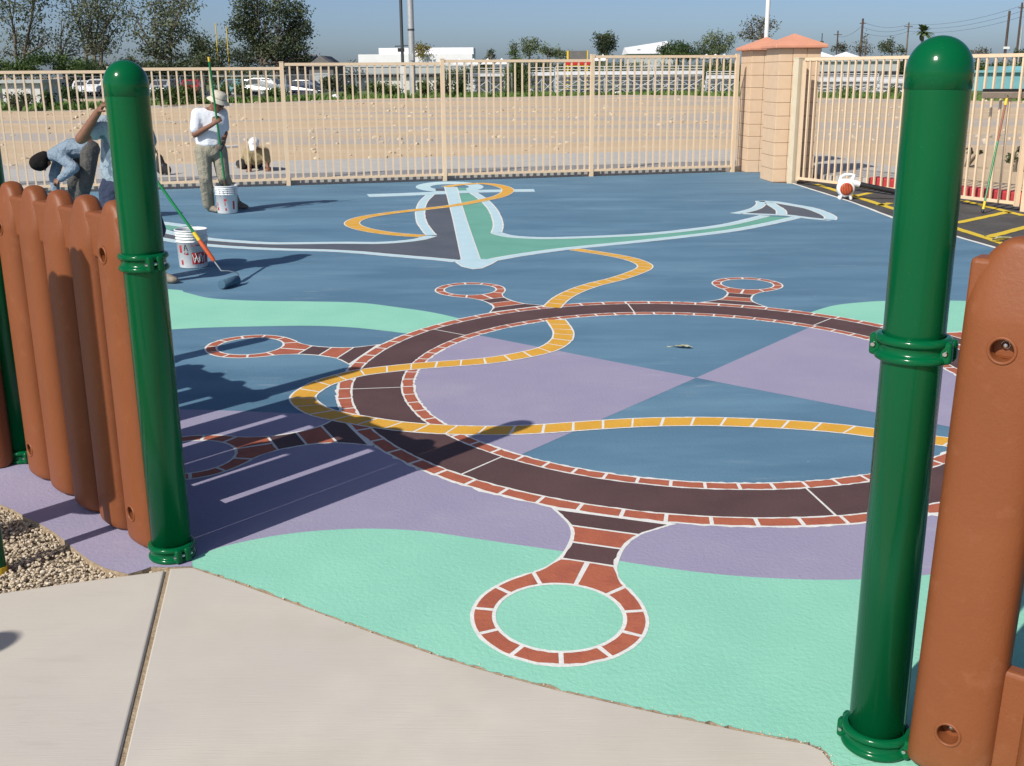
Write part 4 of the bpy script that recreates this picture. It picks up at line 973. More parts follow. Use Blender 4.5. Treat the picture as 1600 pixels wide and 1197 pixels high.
# ---- man on hands and knees beyond the fence
Y0 = 20.3; zb = .085; root = AT(398, 279, Y0); pk = empty('person', (root.x, root.y, zb), 'man in tan shirt and white cap kneeling on hands and knees beyond the fence', 'person')
hc = J(397, 226, -.25); neckp = J(399, 231, -.05); shA = J(386, 238, 0); shB = J(414, 236, .05); mid = J(396, 238, .35); hipc = J(388, 254, .70)
elA = J(390, 258, -.1); wrA = V(J(393, 275).x, Y0-.15, zb+.05); elB = J(418, 256, -.02); wrB = V(J(420, 275).x, Y0-.05, zb+.05)
kA = V(J(372, 270).x, Y0+.35, zb+.09); kB = V(J(396, 270).x, Y0+.45, zb+.09); aA = kA+V(-.15, .42, -.02); aB = kB+V(-.1, .42, -.02)
g = head2(hc, V(-.05, -.75, .35), V(0, -.45, -.9))+chain([hc+V(0, .06, 0), neckp], [.055, .06])+[[(shA, .06), (shB, .06), (mid, (.16, .12, .12))], [(mid, (.16, .12, .12)), (hipc, (.16, .12, .13))]]
g += chain([shA, elA, wrA], [.055, .044, .03])+chain([shB, elB, wrB], [.055, .044, .03])+chain([hipc+V(-.07, 0, 0), kA, aA], [.09, .06, .045])+chain([hipc+V(.08, 0, 0), kB, aB], [.09, .06, .045])
g += hand(wrA, V(0, -1, -.1), V(0, -.2, -1))+hand(wrB, V(.1, -1, -.1), V(0, -.2, -1))
blob_mesh('body', g, m_skin, pk, .013, 3)
blob_mesh('shirt', [[(shA, .08), (shB, .08), (mid, (.18, .14, .14)), (J(400, 250, .05), (.13, .1, .1))], [(mid, (.18, .14, .14)), (hipc, (.16, .13, .13))], [(shA, .08), (shA.lerp(elA, .75), .075)], [(shB, .08), (shB.lerp(elB, .75), .075)]], m_tanshirt, pk, .013, 3)
blob_mesh('trousers', [[(hipc, (.165, .14, .14)), (hipc+V(0, -.05, -.1), .12)]]+chain([hipc+V(-.07, 0, 0), kA, aA], [.11, .085, .075])+chain([hipc+V(.08, 0, 0), kB, aB], [.11, .085, .075]), m_bag, pk, .013, 3)
blob_mesh('cap', [[(hc+V(0, -.035, .03), .095), (hc+V(0, .02, .045), .092)], [(hc+V(0, -.10, -.02), (.07, .03, .02)), (hc+V(0, -.13, -.09), (.06, .02, .02))]], m_tee, pk, .011, 2)
shoe('shoe', aA+V(0, .05, -.09), aA+V(0, -.16, -.09), pk); shoe('shoe', aB+V(0, .05, -.09), aB+V(0, -.16, -.09), pk)
# ---- black bag on the sidewalk
bp = AT(257, 284, 19.6); bg_ = empty('backpack', (bp.x, bp.y, .085), 'black bag standing on the sidewalk beyond the fence, right of the left post', 'bag')
blob_mesh('bag_body', [[(V(bp.x-.03, bp.y, .19), (.10, .08, .1)), (V(bp.x-.05, bp.y, .37), (.06, .06, .08))], [(V(bp.x+.07, bp.y, .17), (.07, .07, .09)), (V(bp.x+.0, bp.y, .23), .08)]], m_bag, bg_, .012, 3)
MB().tube([(-.07, 0, .34), (-.09, -.02, .42), (-.06, -.02, .43), (-.04, 0, .34)], .011, m_bag, 8).build('strap', bg_)

# ================================================================== BACKGROUND
def foliage(blobs, n_per, leaf, m, name, parent, clump=.5, flat=.0):
    if leaf > .15: leaf *= .56; n_per *= 3.2
    """leaf-sized faces gathered in clumps through the crown volume"""
    vs = []; fs = []
    for (c, r, dens) in blobs:
        r = np.array(r); vol = (r[0]*r[1]*r[2])**(2/3.0); nl = int(n_per*vol*dens); nc = max(3, nl//22)
        d = np.random.normal(0, 1, (nc, 3)); d /= np.linalg.norm(d, axis=1, keepdims=True); rad = np.random.uniform(.25, 1.0, (nc, 1))**.55*np.random.uniform(.85, 1.12, (nc, 1))
        cc = d*rad*r+np.array(c)
        for q in cc:
            k = 22; p = q+np.random.normal(0, clump, (k, 3))*np.array([1, 1, .7])
            for x in p:
                a = np.random.normal(0, 1, 3); a /= np.linalg.norm(a); b = np.cross(a, np.random.normal(0, 1, 3)); b /= np.linalg.norm(b)+1e-9
                a = a*leaf*random.uniform(.6, 1.3); b = b*leaf*random.uniform(.3, .6)
                o = len(vs); vs += [x-a, x+b, x+a, x-b]; fs.append((o, o+1, o+2, o+3))
    mb = MB(); mb.add(vs, fs, m); return mb.build(name, parent)
def tree(name, label, cat, basepx, Y, blobs, m, group, leaf=.33, n_per=150, trunk=.28, clump=.5, multi=1, bark=m_bark, crown='crown', zb=-.1):
    """basepx x of the trunk foot; blobs: (x, y, rx, ry[, density]) as seen from the camera, at distance Y"""
    k = Y/F
    b = AT(basepx, 130, Y); t = empty(name, (b.x, Y, zb), label, cat, group)
    B = []
    for bl in blobs:
        x, y, rx, ry = bl[:4]; dens = bl[4] if len(bl) > 4 else 1.0
        c = AT(x, y, Y); r = (rx*k, max(rx, ry)*k*.9, ry*k); B.append((V(c.x-b.x, random.gauss(0, rx*k*.35), c.z-zb), r, dens))
    foliage([(c, r, d_) for c, r, d_ in B], n_per, leaf, m, crown, t, clump)
    mb = MB(); low = min(c.z-r[2]*.6 for c, r, d_ in B); low = max(.6, low)
    for s in range(multi):
        off = V((s-(multi-1)/2)*trunk*1.4, random.gauss(0, .2), 0)
        top = V(off.x*3, off.y*2, low)
        mb.tube([off, off.lerp(top, .5)+V(random.gauss(0, .1), 0, 0), top], [trunk, trunk*.85, trunk*.7], bark, 7)
        for i, (c, r, d_) in enumerate(B):
            if i % multi != s: continue
            mdl = top.lerp(c, .55)+V(random.gauss(0, r[0]*.12), random.gauss(0, .3), -r[2]*.12)
            mb.tube([top, mdl, c, c+V(random.gauss(0, r[0]*.4), random.gauss(0, r[1]*.3), r[2]*.7)], [trunk*.55, trunk*.35, trunk*.2, .03], bark, 6)
            for q in range(3):
                e = c+V(random.gauss(0, r[0]*.6), random.gauss(0, r[1]*.5), random.gauss(0, r[2]*.5)); mb.tube([mdl, mdl.lerp(e, .5)+V(0, 0, .2), e], [trunk*.22, trunk*.13, .02], bark, 5)
    mb.build('trunk', t); return t
GR_T = 'trees beyond the field'
tree('eucalyptus_tree', 'tall thin-leaved grey-green eucalyptus at the left picture edge', 'tree', 36, 118, [(25, 20, 26, 22, .6), (55, 10, 18, 26, .55), (20, 55, 20, 14, .45), (50, 55, 20, 18, .6), (12, -12, 26, 22, .5), (60, -20, 20, 22, .5), (38, 75, 16, 14, .5), (80, 62, 12, 10, .4), (8, 82, 10, 8, .35)], m_leafE, GR_T, .30, 120, .26, .55, 2)
tree('eucalyptus_tree', 'slim wispy eucalyptus with sparse crown between the two taller ones', 'tree', 100, 122, [(95, 30, 14, 12, .4), (108, 52, 13, 12, .6), (92, 66, 12, 10, .5), (112, 76, 14, 12, .7), (88, 82, 12, 9, .5), (125, 82, 10, 9, .4)], m_leafE, GR_T, .28, 110, .18, .5, 1)
tree('eucalyptus_tree', 'tall vase-shaped eucalyptus with steep fanning limbs', 'tree', 152, 120, [(112, 12, 13, 22, .55), (130, -12, 16, 22, .6), (128, 30, 13, 22, .6), (147, 22, 15, 30, .7), (150, -20, 20, 22, .6), (168, 18, 15, 30, .6), (188, 5, 12, 26, .5), (182, 40, 10, 20, .6), (150, 58, 20, 24, .9), (165, 75, 18, 16, .9), (138, 62, 10, 14, .5)], m_leafE, GR_T, .28, 125, .24, .5, 3)
tree('eucalyptus_tree', 'broad grey-green eucalyptus above the left green post', 'tree', 262, 112, [(208, 22, 10, 18, .5), (212, 52, 11, 16, .6), (240, 20, 16, 20, .8), (262, 5, 24, 18, .7), (290, 12, 18, 16, .8), (270, 38, 22, 22, 1.0), (245, 58, 18, 16, .9), (265, 72, 20, 18, 1.1), (290, 45, 12, 14, .5), (232, 84, 18, 10, .8), (280, 88, 12, 8, .8)], m_leafE, GR_T, .28, 140, .26, .45, 2)
tree('leafy_tree', 'narrow dark green tree right of the left green post', 'tree', 310, 125, [(308, 62, 13, 14, 1.2), (312, 84, 14, 16, 1.3), (325, 76, 9, 12, .9)], m_leafD, GR_T, .28, 150, .2, .4, 1)
tree('leafy_tree', 'small yellow-green tree behind the yellow goal uprights', 'tree', 342, 128, [(338, 78, 11, 12, .9), (350, 72, 12, 12, .8), (345, 94, 14, 10, 1.0), (362, 86, 12, 12, .9)], m_leafP, GR_T, .28, 130, .16, .4, 2)
tree('leafy_tree', 'largest dense dark tree left of the light poles', 'tree', 425, 120, [(385, 22, 20, 26, 1.2), (375, 42, 14, 16, 1.0), (402, 5, 14, 14, .9), (398, 55, 20, 20, 1.2), (412, 30, 14, 18, .7), (440, 18, 20, 22, 1.1), (465, 20, 16, 20, 1.1), (474, 48, 12, 16, 1.0), (450, 50, 22, 20, 1.3), (430, 75, 24, 20, 1.3), (400, 82, 22, 16, 1.2), (458, 78, 20, 18, 1.3), (470, 92, 14, 12, 1.0), (380, 92, 14, 10, 1.0)], m_leafD, GR_T, .28, 165, .32, .42, 2)
tree('leafy_tree', 'rounded dark tree standing alone left of the white roof', 'tree', 946, 165, [(938, 62, 9, 9, 1.5), (952, 60, 9, 10, 1.5), (946, 72, 13, 10, 1.4), (945, 80, 9, 8, 1.2)], m_leafD, GR_T, .30, 150, .25, .35)
tree('leafy_tree', 'small round olive tree right of the cypress', 'tree', 828, 160, [(823, 68, 8, 8, 1.2), (834, 68, 8, 9, 1.2), (828, 78, 11, 8, 1.2)], m_leafP, GR_T, .28, 150, .16, .35)
tree('leafy_tree', 'low olive tree between the round tree and the red and yellow tower', 'tree', 855, 158, [(850, 76, 9, 8, 1.2), (862, 80, 10, 7, 1.2), (875, 84, 14, 6, 1.2)], m_leafP, GR_T, .28, 150, .14, .35)
tree('leafy_tree', 'yellow-orange tree behind the pale light pole', 'tree', 659, 150, [(655, 75, 8, 8, 1.1), (664, 74, 7, 7, 1.0), (660, 82, 9, 6, 1.1)], m_leafY, GR_T, .28, 150, .13, .3)
tree('cypress_tree', 'small dark pointed conifer above the long white roof', 'tree', 767, 160, [(768, 78, 3, 4, 1.6), (767, 84, 5, 4, 1.6), (766, 90, 7, 5, 1.5)], m_leafD, GR_T, .25, 160, .12, .2)
tree('cypress_tree', 'dense green pointed cypress in front of the bleachers', 'tree', 805, 96, [(804, 72, 4, 6, 1.4), (804, 84, 7, 8, 1.5), (805, 98, 11, 10, 1.6), (805, 114, 16, 12, 1.8), (806, 130, 18, 12, 1.8), (806, 142, 17, 8, 1.8)], m_leafG, GR_T, .17, 330, .16, .2)
tree('leafy_tree', 'dark green bushy tree overlapping the white slanted roof', 'tree', 1058, 135, [(1040, 78, 12, 7, 1.6), (1058, 74, 13, 8, 1.6), (1072, 78, 12, 8, 1.5), (1050, 84, 16, 6, 1.6), (1075, 86, 12, 6, 1.5)], m_leafG, GR_T, .24, 200, .18, .3)
tree('leafy_tree', 'pale green airy tree left of the masonry pillars', 'tree', 1118, 150, [(1108, 64, 12, 12, .8), (1125, 62, 14, 14, .8), (1136, 70, 9, 12, .8), (1118, 78, 18, 8, 1.2), (1090, 74, 10, 10, .7), (1095, 84, 16, 5, 1.3)], m_leafP, GR_T, .26, 150, .15, .35, 2)
tree('leafy_tree', 'brownish open-crowned tree behind the white flagpole', 'tree', 1188, 130, [(1170, 45, 9, 9, .8), (1182, 36, 10, 10, .8), (1200, 40, 11, 12, .8), (1165, 58, 9, 6, .8), (1186, 56, 14, 10, .9)], m_leafB, GR_T, .26, 130, .18, .35, 2)
tree('leafy_tree', 'low grey bush-like tree right of the nearer pillar', 'tree', 1316, 165, [(1310, 76, 9, 6, .9), (1320, 74, 8, 7, .9)], m_leafB, GR_T, .28, 130, .12, .35)
tree('leafy_tree', 'grey wispy tree beside the tallest utility pole', 'tree', 1348, 160, [(1342, 74, 8, 8, .8), (1350, 64, 5, 9, .6), (1353, 78, 9, 6, .9)], m_leafB, GR_T, .28, 120, .13, .35)
tree('leafy_tree', 'dark rounded tree left of the palm', 'tree', 1390, 150, [(1385, 74, 12, 9, 1.3), (1391, 66, 6, 6, 1.0), (1404, 79, 8, 6, 1.2)], m_leafD, GR_T, .26, 160, .15, .3)
tree('leafy_tree', 'low brown-green tree right of the large green post', 'tree', 1525, 150, [(1520, 84, 12, 5, 1.0), (1532, 82, 10, 5, 1.0)], m_leafB, GR_T, .26, 140, .14, .35)
tree('leafy_tree', 'dark tree top at the right picture edge above the teal wall', 'tree', 1596, 150, [(1594, 84, 10, 5, 1.2), (1608, 82, 12, 7, 1.2)], m_leafD, GR_T, .26, 150, .14, .3)
# hedge rows and shrubs
def shrub(label, x, y, rx, ry, Y, m=m_leafG, dens=1.5, leaf=.2, n_per=300, name='shrub', group='shrubs along the far edge of the field'):
    k = Y/F; c = AT(x, y, Y); t = empty(name, (c.x, Y, -.06), label, 'shrub', group)
    bl = []
    for i in range(4):
        bl.append((V(random.uniform(-.55, .55)*rx*k, random.gauss(0, .3), max(.3, c.z+.06+random.uniform(-.35, .25)*ry*k)), (rx*k*random.uniform(.45, .65), rx*k*.5, ry*k*random.uniform(.55, .8)), dens))
    foliage(bl, n_per, leaf, m, 'foliage', t, min(.2, rx*k*.3))
    mb = MB()
    for b in bl: mb.tube([(0, 0, 0), tuple(V(*b[0])*.5), tuple(b[0])], [.05, .035, .015], m_bark, 5)
    mb.build('stems', t)
for lab, x, y, rx, ry, Y, m in [
    ('dark rounded shrub at the left end of the white building', 516, 132, 16, 11, 90, m_leafD), ('green shrub second from the left before the white building', 550, 140, 13, 9, 88, m_leafG),
    ('leafy oleander in the middle of the white building front', 590, 135, 13, 14, 90, m_leafG), ('low green shrub left of the dark light pole', 615, 141, 12, 8, 88, m_leafG),
    ('green shrub right of the pale light pole', 662, 135, 12, 14, 90, m_leafG), ('tall dark shrub behind the middle fence post', 692, 134, 14, 15, 91, m_leafD),
    ('green shrub left of the small bleachers', 720, 136, 11, 13, 91, m_leafG), ('weedy shrub above the hat of the man in white', 352, 140, 12, 12, 76, m_leafG),
    ('weedy shrub right of the hat of the man in white', 378, 138, 10, 12, 78, m_leafG), ('green shrub right of the left post', 250, 146, 14, 10, 68, m_leafG),
    ('green shrub below the parked red car', 292, 146, 20, 12, 72, m_leafG), ('wide green shrub left of the mixing pole, below the silver car', 268, 146, 14, 12, 70, m_leafG), ('green shrub left of the tall fence post, below the goal', 428, 146, 16, 9, 82, m_leafG), ('dense green shrub left of the raised hand', 112, 146, 14, 14, 66, m_leafG),
    ('dark green shrub in front of the white shed', 30, 156, 16, 10, 62, m_leafD), ('green shrub right of the white shed', 70, 152, 10, 12, 64, m_leafG),
    ('low weeds clump at the foot of the right bleachers', 1325, 146, 12, 6, 84, m_leafG), ('low weeds clump left of the large green post', 1395, 146, 10, 8, 82, m_leafG)]:
    shrub(lab, x, y, rx, ry, Y, m)
for lab, x, y, rx, ry, Y in [('small dark shrub on the soil right of the large green post', 1511, 252, 5, 7, 22.0), ('small dark shrub left of the squeegee foot on the soil', 1583, 268, 10, 9, 20.0), ('dark shrub at the right picture edge behind the fence', 1606, 230, 8, 16, 21)]:
    shrub(lab, x, y, rx, ry, Y, m_leafD, 1.4, .035, 6000, 'shrub', 'shrubs on the planting soil')
for lab, x, y, rx, ry, Y in [('dark hedge below the left eucalyptus trees, behind the shed', 60, 100, 75, 13, 104), ('dark hedge below the vase-shaped eucalyptus', 175, 104, 60, 14, 106), ('dark hedge between the left post and the goal uprights', 285, 106, 50, 12, 108)]:
    k = Y/F; c = AT(x, y, Y); t = empty('hedge', (c.x, Y, -.1), lab, 'hedge', 'hedges in front of the parking lot')
    bl = [(V((i/7-.5)*1.9*rx*k, random.gauss(0, .4), c.z+random.gauss(-.1, .25)), (rx*k*.24, 1.0, ry*k*random.uniform(.8, 1.1)), 1.3) for i in range(8)]
    foliage(bl, 170, .25, m_leafD if x != 60 else m_leafG, 'foliage', t, .3)
for lab, x, y, rx, ry, Y in [('pale green hedge behind the long bleachers left half', 930, 113, 70, 12, 122), ('pale green hedge behind the long bleachers right half', 1070, 112, 75, 13, 122), ('green hedge behind the small bleachers by the cypress', 765, 116, 60, 12, 122), ('green hedge behind the teal wall and the squeegee', 1540, 108, 70, 12, 120)]:
    k = Y/F; c = AT(x, y, Y); t = empty('hedge', (c.x, Y, -.1), lab, 'hedge', 'hedges behind the bleachers')
    bl = [(V((i/7-.5)*1.9*rx*k, random.gauss(0, .4), c.z+random.gauss(-.1, .25)), (rx*k*.24, 1.0, ry*k*random.uniform(.8, 1.1)), 1.3) for i in range(8)]
    foliage(bl, 170, .25, m_leafP if 'bleachers' in lab else m_leafG, 'foliage', t, .3)
# distant green belt that closes the view between the single trees
fb = []
for i in range(110):
    x = -190+380*i/109+random.gauss(0, 1.5); fb.append((V(x, 215+random.gauss(0, 6), random.uniform(.8, 2.2)), (random.uniform(2.5, 4.5), 2, random.uniform(1.4, 2.6)), 1.0))
o = foliage(fb, 55, .5, m_leafD, 'far_trees', None, .6); tag(o, 'low dark belt of distant trees along the horizon', 'trees', None, 'stuff')
# palm
def palm(x, ytop, Y, label):
    b = AT(x, 120, Y); t = empty('palm_tree', (b.x, Y, -.1), label, 'tree', None); top = AT(x, ytop, Y).z+.1
    MB().tube([(0, 0, 0), (.05, 0, top*.5), (0, 0, top)], [.25, .2, .19], m_bark, 8).build('trunk', t)
    mb = MB()
    for i in range(46):
        a = random.uniform(0, 6.28); e = random.uniform(-.55, 1.25); L_ = random.uniform(1.1, 1.7)
        P = [V(0, 0, top)]
        for q in range(1, 6):
            s = q/5; P.append(V(math.cos(a)*math.cos(e)*L_*s, math.sin(a)*math.cos(e)*L_*s, top+math.sin(e)*L_*s-.45*s*s))
        sd_ = V(-math.sin(a), math.cos(a), 0); vs = []
        for q, p in enumerate(P): w = [.04, .10, .2, .26, .2, .02][q]; vs += [p-sd_*w, p+sd_*w]
        mb.add(vs, [(2*q, 2*q+1, 2*q+3, 2*q+2) for q in range(5)], m_leafG if i % 3 else m_leafP)
    mb.build('fronds', t)
palm(1436, 50, 150, 'fan palm with ragged crown left of the large green post top')
palm(318, 74, 140, 'small palm between the dark tree and the goal uprights')
# ---- poles
def pole(name, label, x, y_top, Y, r, m, group=None, cat='pole', extra=None, zb=-.1, rt_=None, lean=0):
    b = AT(x, 140, Y); tp = AT(x, y_top, Y); t = empty(name, (b.x, Y, zb), label, cat, group)
    # stand vertical
    MB().tube([(0, 0, 0), (lean*.5, 0, (tp.z-zb)*.5), (lean, 0, tp.z-zb)], [r, (r+(rt_ or r))/2, rt_ or r], m, 10).build('pole_shaft', t)
    return t, tp.z-zb
t, h_ = pole('light_pole', 'pale grey steel light pole rising behind the fence, right of the thin dark one', 645, -60, 91, .25, m_galv, None, 'light pole')
MB().box((0, -.26, 3.1), (.3, .12, .5), m_galv).build('junction_box', t); MB().tube([(0, 0, 0), (0, 0, .25)], .42, m_conc, 12).build('footing', t)
MB().tube([(0, 0, 5.1), (0, 0, 5.25)], .27, m_darkpole, 10).build('dark_band', t)
t, h_ = pole('light_pole', 'thin dark light pole with a bracket, left of the pale one', 630.5, -60, 96, .13, m_darkpole, None, 'light pole')
br = MB(); br.tube([(-.6, 0, 4.05), (.6, 0, 4.1)], .045, m_darkpole, 6); br.box((-.1, 0, 3.75), (.55, .25, .3), m_black); br.build('bracket', t)
MB().box((0, -.1, 1.3), (.42, .25, 2.3), m_wwall).build('control_cabinet', t)
t, h_ = pole('flag_pole', 'tall white pole behind the masonry pillars', 1193, -60, 88, .17, m_wplas, None, 'flagpole')
MB().tube([(0, 0, 0), (0, 0, .3)], .3, m_conc, 12).build('footing', t)
UP = 'wooden utility poles on the right horizon'
ups = []
for lab, x, yt, Y, r, m, ly in [('far thin utility pole right of the nearer pillar cap', 1303, 48, 210, .16, m_wood, 0), ('dark utility pole between two grey trees', 1340, 29, 175, .2, m_wood, 1),
    ('pale brown utility pole left of the palm', 1411, 35, 205, .17, m_bark, 0), ('thick brown utility pole with a white sign, left of a pair', 1564, 17, 150, .19, m_wood, 0), ('tallest dark utility pole near the right picture edge', 1582, 4, 160, .17, m_wood, 0)]:
    t, h_ = pole('utility_pole', lab, x, yt, Y, r, m, UP, 'utility pole', rt_=r*.75)
    if yt != 17: MB().box((0, 0, h_-.7), (1.5 if yt > 30 else .9, .1, .12), m_wood).build('cross_arm', t)
    else: MB().box((0, -.25, h_-4.6), (.8, .08, .3), m_wplas).build('sign', t)
    [MB().tube([(q, 0, h_-.65), (q, 0, h_-.45)], .05, m_galv, 6).build('insulator', t) for q in (-.3, .3)]
    ups.append((t.location.x, t.location.y, h_-.1))
t, _ = pole('light_pole', 'pale slim lamp pole right of the tallest utility pole', 1586, 40, 150, .10, m_galv, None, 'light pole')
t, _ = pole('antenna_mast', 'thin dark antenna mast just right of the nearer pillar cap', 1279, 52, 150, .06, m_darkpole, None, 'antenna')
MB().box((0, 0, 5.4), (.5, .05, .3), m_darkpole).build('antenna_head', t)
def wire(a, b, sag, label):
    a, b = V(*a), V(*b); P = []
    for i in range(13): s = i/12; p = a.lerp(b, s); p.z -= sag*4*s*(1-s); P.append(p-a)
    o = MB().tube(P, .022, m_darkpole, 4).build('power_line', None, a); tag(o, label, 'power line', 'power lines on the right')
for k, dz in enumerate((.0, -.75, -1.5)):
    o_ = V(0, 0, dz); lab = ['top', 'middle', 'lowest'][k]
    wire((ups[4][0], ups[4][1], ups[4][2]-.4+dz), (ups[2][0], ups[2][1], ups[2][2]-.3+dz*.8), .9, lab+' power line between the tallest utility pole and the one by the palm')
    wire((ups[4][0], ups[4][1], ups[4][2]-.4+dz), (ups[4][0]+45, ups[4][1]-35, ups[4][2]+dz), .9, lab+' power line leaving the tallest utility pole to the right')
    wire((ups[2][0], ups[2][1], ups[2][2]-.3+dz*.8), (ups[1][0], ups[1][1], ups[1][2]-.5+dz), .7, lab+' power line between the palm pole and the dark pole')
wire((ups[1][0], ups[1][1], ups[1][2]-1), (ups[0][0], ups[0][1], ups[0][2]-1), .6, 'power line between the dark pole and the far thin pole')
# ---- goal posts
b = AT(352, 130, 118); t = empty('goal_post', (b.x, 118, -.1), 'yellow football goal with two tall uprights', 'goal post')
k = 118/F; gp = MB()
xl, xr = AT(341.5, 100, 118).x-b.x, AT(354.5, 100, 118).x-b.x
MB().tube([(xl-.05, 0, 1.6), (xr+.05, .9, 1.6)], .06, m_yplas, 8).build('crossbar', t)
MB().tube([(xl, 0, 1.6), (xl, 0, AT(341, 36, 118).z+.1)], .05, m_yplas, 8).build('upright', t); MB().tube([(xr, .9, 1.6), (xr, .9, AT(354, 40, 118).z+.1)], .05, m_yplas, 8).build('upright', t)
MB().tube([(.4, 1.5, 0), (.4, 1.5, 1.2), (.2, 1.0, 1.6), ((xl+xr)/2, .45, 1.6)], .07, m_yplas, 8).build('support', t)
gx0, gx1 = AT(330, 119, 90), AT(443, 116, 90); t = empty('soccer_goal', (gx0.x, 90, -.05), 'white soccer goal frame in front of the parked cars', 'goal')
L_ = gx1.x-gx0.x; hz = gx0.z+.05
MB().tube([(0, 0, hz), (L_, 0, hz)], .07, m_wplas, 8).build('crossbar', t)
for xx in (0, L_): MB().tube([(xx, 0, 0), (xx, 0, hz)], .06, m_wplas, 8).build('upright', t)
for xx in (0, L_): MB().tube([(xx, 0, hz), (xx, 1.3, 0)], .035, m_wplas, 6).build('stay', t)
# ---- parked cars
def car_proto(m):
    t = bpy.data.objects.new('parked_car', None); COL.objects.link(t)
    L_, Wd = 4.4, 1.7
    side = [(-2.2, .35), (-2.18, .72), (-1.9, .86), (-1.45, .92), (-.95, 1.36), (-.6, 1.44), (.65, 1.45), (1.0, 1.38), (1.55, .95), (2.05, .84), (2.2, .62), (2.18, .33)]
    mb = MB(); n = len(side); vs = [(x, -Wd/2*(1 if z < .95 else .86), z) for x, z in side]+[(x, Wd/2*(1 if z < .95 else .86), z) for x, z in side]
    mb.add(vs, [tuple(range(n)), tuple(range(2*n-1, n-1, -1))]+[(i, n+i, n+(i+1) % n, (i+1) % n) for i in range(n)], m); o = mb.build('car_body', t); bevel(o, .05, 2); apply_mods(o)
    yy = Wd/2*.88+.012
    gl = lambda q: MB().poly(q, m_glass).build('window', t)
    for s in (-1, 1):
        gl([(-1.28, s*yy*1.03, .97), (-.1, s*yy*1.03, .97), (-.1, s*yy, 1.36), (-.85, s*yy, 1.34)][::s]); gl([(0, s*yy*1.03, .97), (1.35, s*yy*1.03, .97), (.92, s*yy, 1.33), (0, s*yy, 1.36)][::s])
    gl([(-1.40, -.66, .98), (-1.40, .66, .98), (-1.0, .6, 1.33), (-1.0, -.6, 1.33)]); gl([(1.53, -.66, .99), (1.53, .66, .99), (1.06, .6, 1.35), (1.06, -.6, 1.35)])
    for x in (-1.4, 1.4):
        for s in (-1, 1):
            w = MB(); w.tube([(x, s*(Wd/2-.18), .31), (x, s*(Wd/2+.01), .31)], .31, m_tyre, 16); wo_ = w.build('wheel', t)
            MB().tube([(x, s*(Wd/2), .31), (x, s*(Wd/2+.02), .31)], .18, m_galv, 10).build('rim', wo_)
    for s in (-.6, .6): MB().box((2.19, s, .66), (.06, .3, .14), m_wplas).build('headlight', t)
    return t
protos = {}
for lab, x, y, Y, m, rz in [('white parked car left of the raised hand', 132, 134, 104, m_carW, 100), ('dark parked car behind the shrubs left of the left post', 90, 132, 106, m_carB, 80), ('white parked car at the edge of the left post', 160, 132, 102, m_carW, 75),
    ('silver parked car right of the left post', 258, 133, 100, m_carS, 85), ('dark parked car left of the red car', 276, 132, 104, m_carB, 95), ('red parked car above the shrubs left of the hat', 301, 133, 104, m_carR, 95),
    ('teal parked car right of the hat of the man in white', 372, 132, 104, m_carT, 160), ('white parked car partly hidden, left of the silver van', 392, 133, 104, m_carW, 170), ('silver parked car under the soccer goal', 412, 131, 98, m_carS, 172), ('teal parked car left of the tall fence post', 435, 132, 106, m_carT, 100), ('small dark parked car by the cream house', 476, 133, 112, m_carB, 170)]:
    if m not in protos: protos[m] = car_proto(m); o = protos[m]
    else: o = copy_tree(protos[m])
    c = AT(x, y, Y); o.location = (c.x, Y, c.z-.95); o.rotation_euler = (0, 0, R(rz)); tag(o, lab, 'car', 'cars parked beyond the field')
pkx = MB(); pkx.poly([(-60, 92, -.038), (-19, 96, -.036), (-19, 125, -.036), (-60, 125, -.038)], m_asph)
tag(pkx.build('parking_lot'), 'asphalt parking lot with cars beyond the field', None, None, 'structure')
# ---- buildings
def building(name, label, x0, x1, ytop, Y, depth, wall, roof=None, win=None, cat='building', flat=True, over=.3, zb=-.1, ybot=None):
    a, b2 = AT(x0, ytop, Y), AT(x1, ytop, Y); hz = (a.z+b2.z)/2-zb; w = b2.x-a.x
    t = empty(name, ((a.x+b2.x)/2, Y+depth/2, zb), label, cat)
    MB().box((0, 0, hz/2), (w, depth, hz), wall).build('wall', t)
    if roof: o = MB().box((0, 0, hz+.10), (w+2*over, depth+2*over, .2), roof).build('roof', t)
    if win:
        xa, xb, z0, z1, n = win; ww = (xb-xa)/n*w
        for i in range(n):
            cx = -w/2+w*xa+ww*(i+.5)
            f = MB().box((cx, -depth/2-.02, (z0+z1)/2*hz), (ww*.92, .07, (z1-z0)*hz), m_groof).build('window', t)
            MB().box((cx, -depth/2-.06, (z0+z1)/2*hz), (ww*.84, .03, (z1-z0)*hz*.86), m_glass).build('pane', f)
    return t, w, hz
t, w, hz = building('long_building', 'long low white building with a strip of dark windows and grey eave', 497, 742, 104.5, 128, 12, m_wwall, m_gwall, (.19, .99, .56, .78, 11))
MB().box((0, -6.35, hz*.84), (w, .7, .25*hz), m_gwall).build('eave_band', t)
pr = MB().box((-w*.43, -6.6, hz*.42), (w*.13, 1.6, hz*.84), m_gwall).build('porch', t)
t, w, hz = building('gym_building', 'large building with a broad white roof behind the long low building', 560, 738, 97, 150, 16, m_wwall)
a_ = MB(); a_.box((0, -1, hz+.5), (w, 14, 1.0), m_wroof); a_.box((w*.07, 2, hz+1.45), (w*.86, 9, .9), m_wroof); a_.build('roof', t)
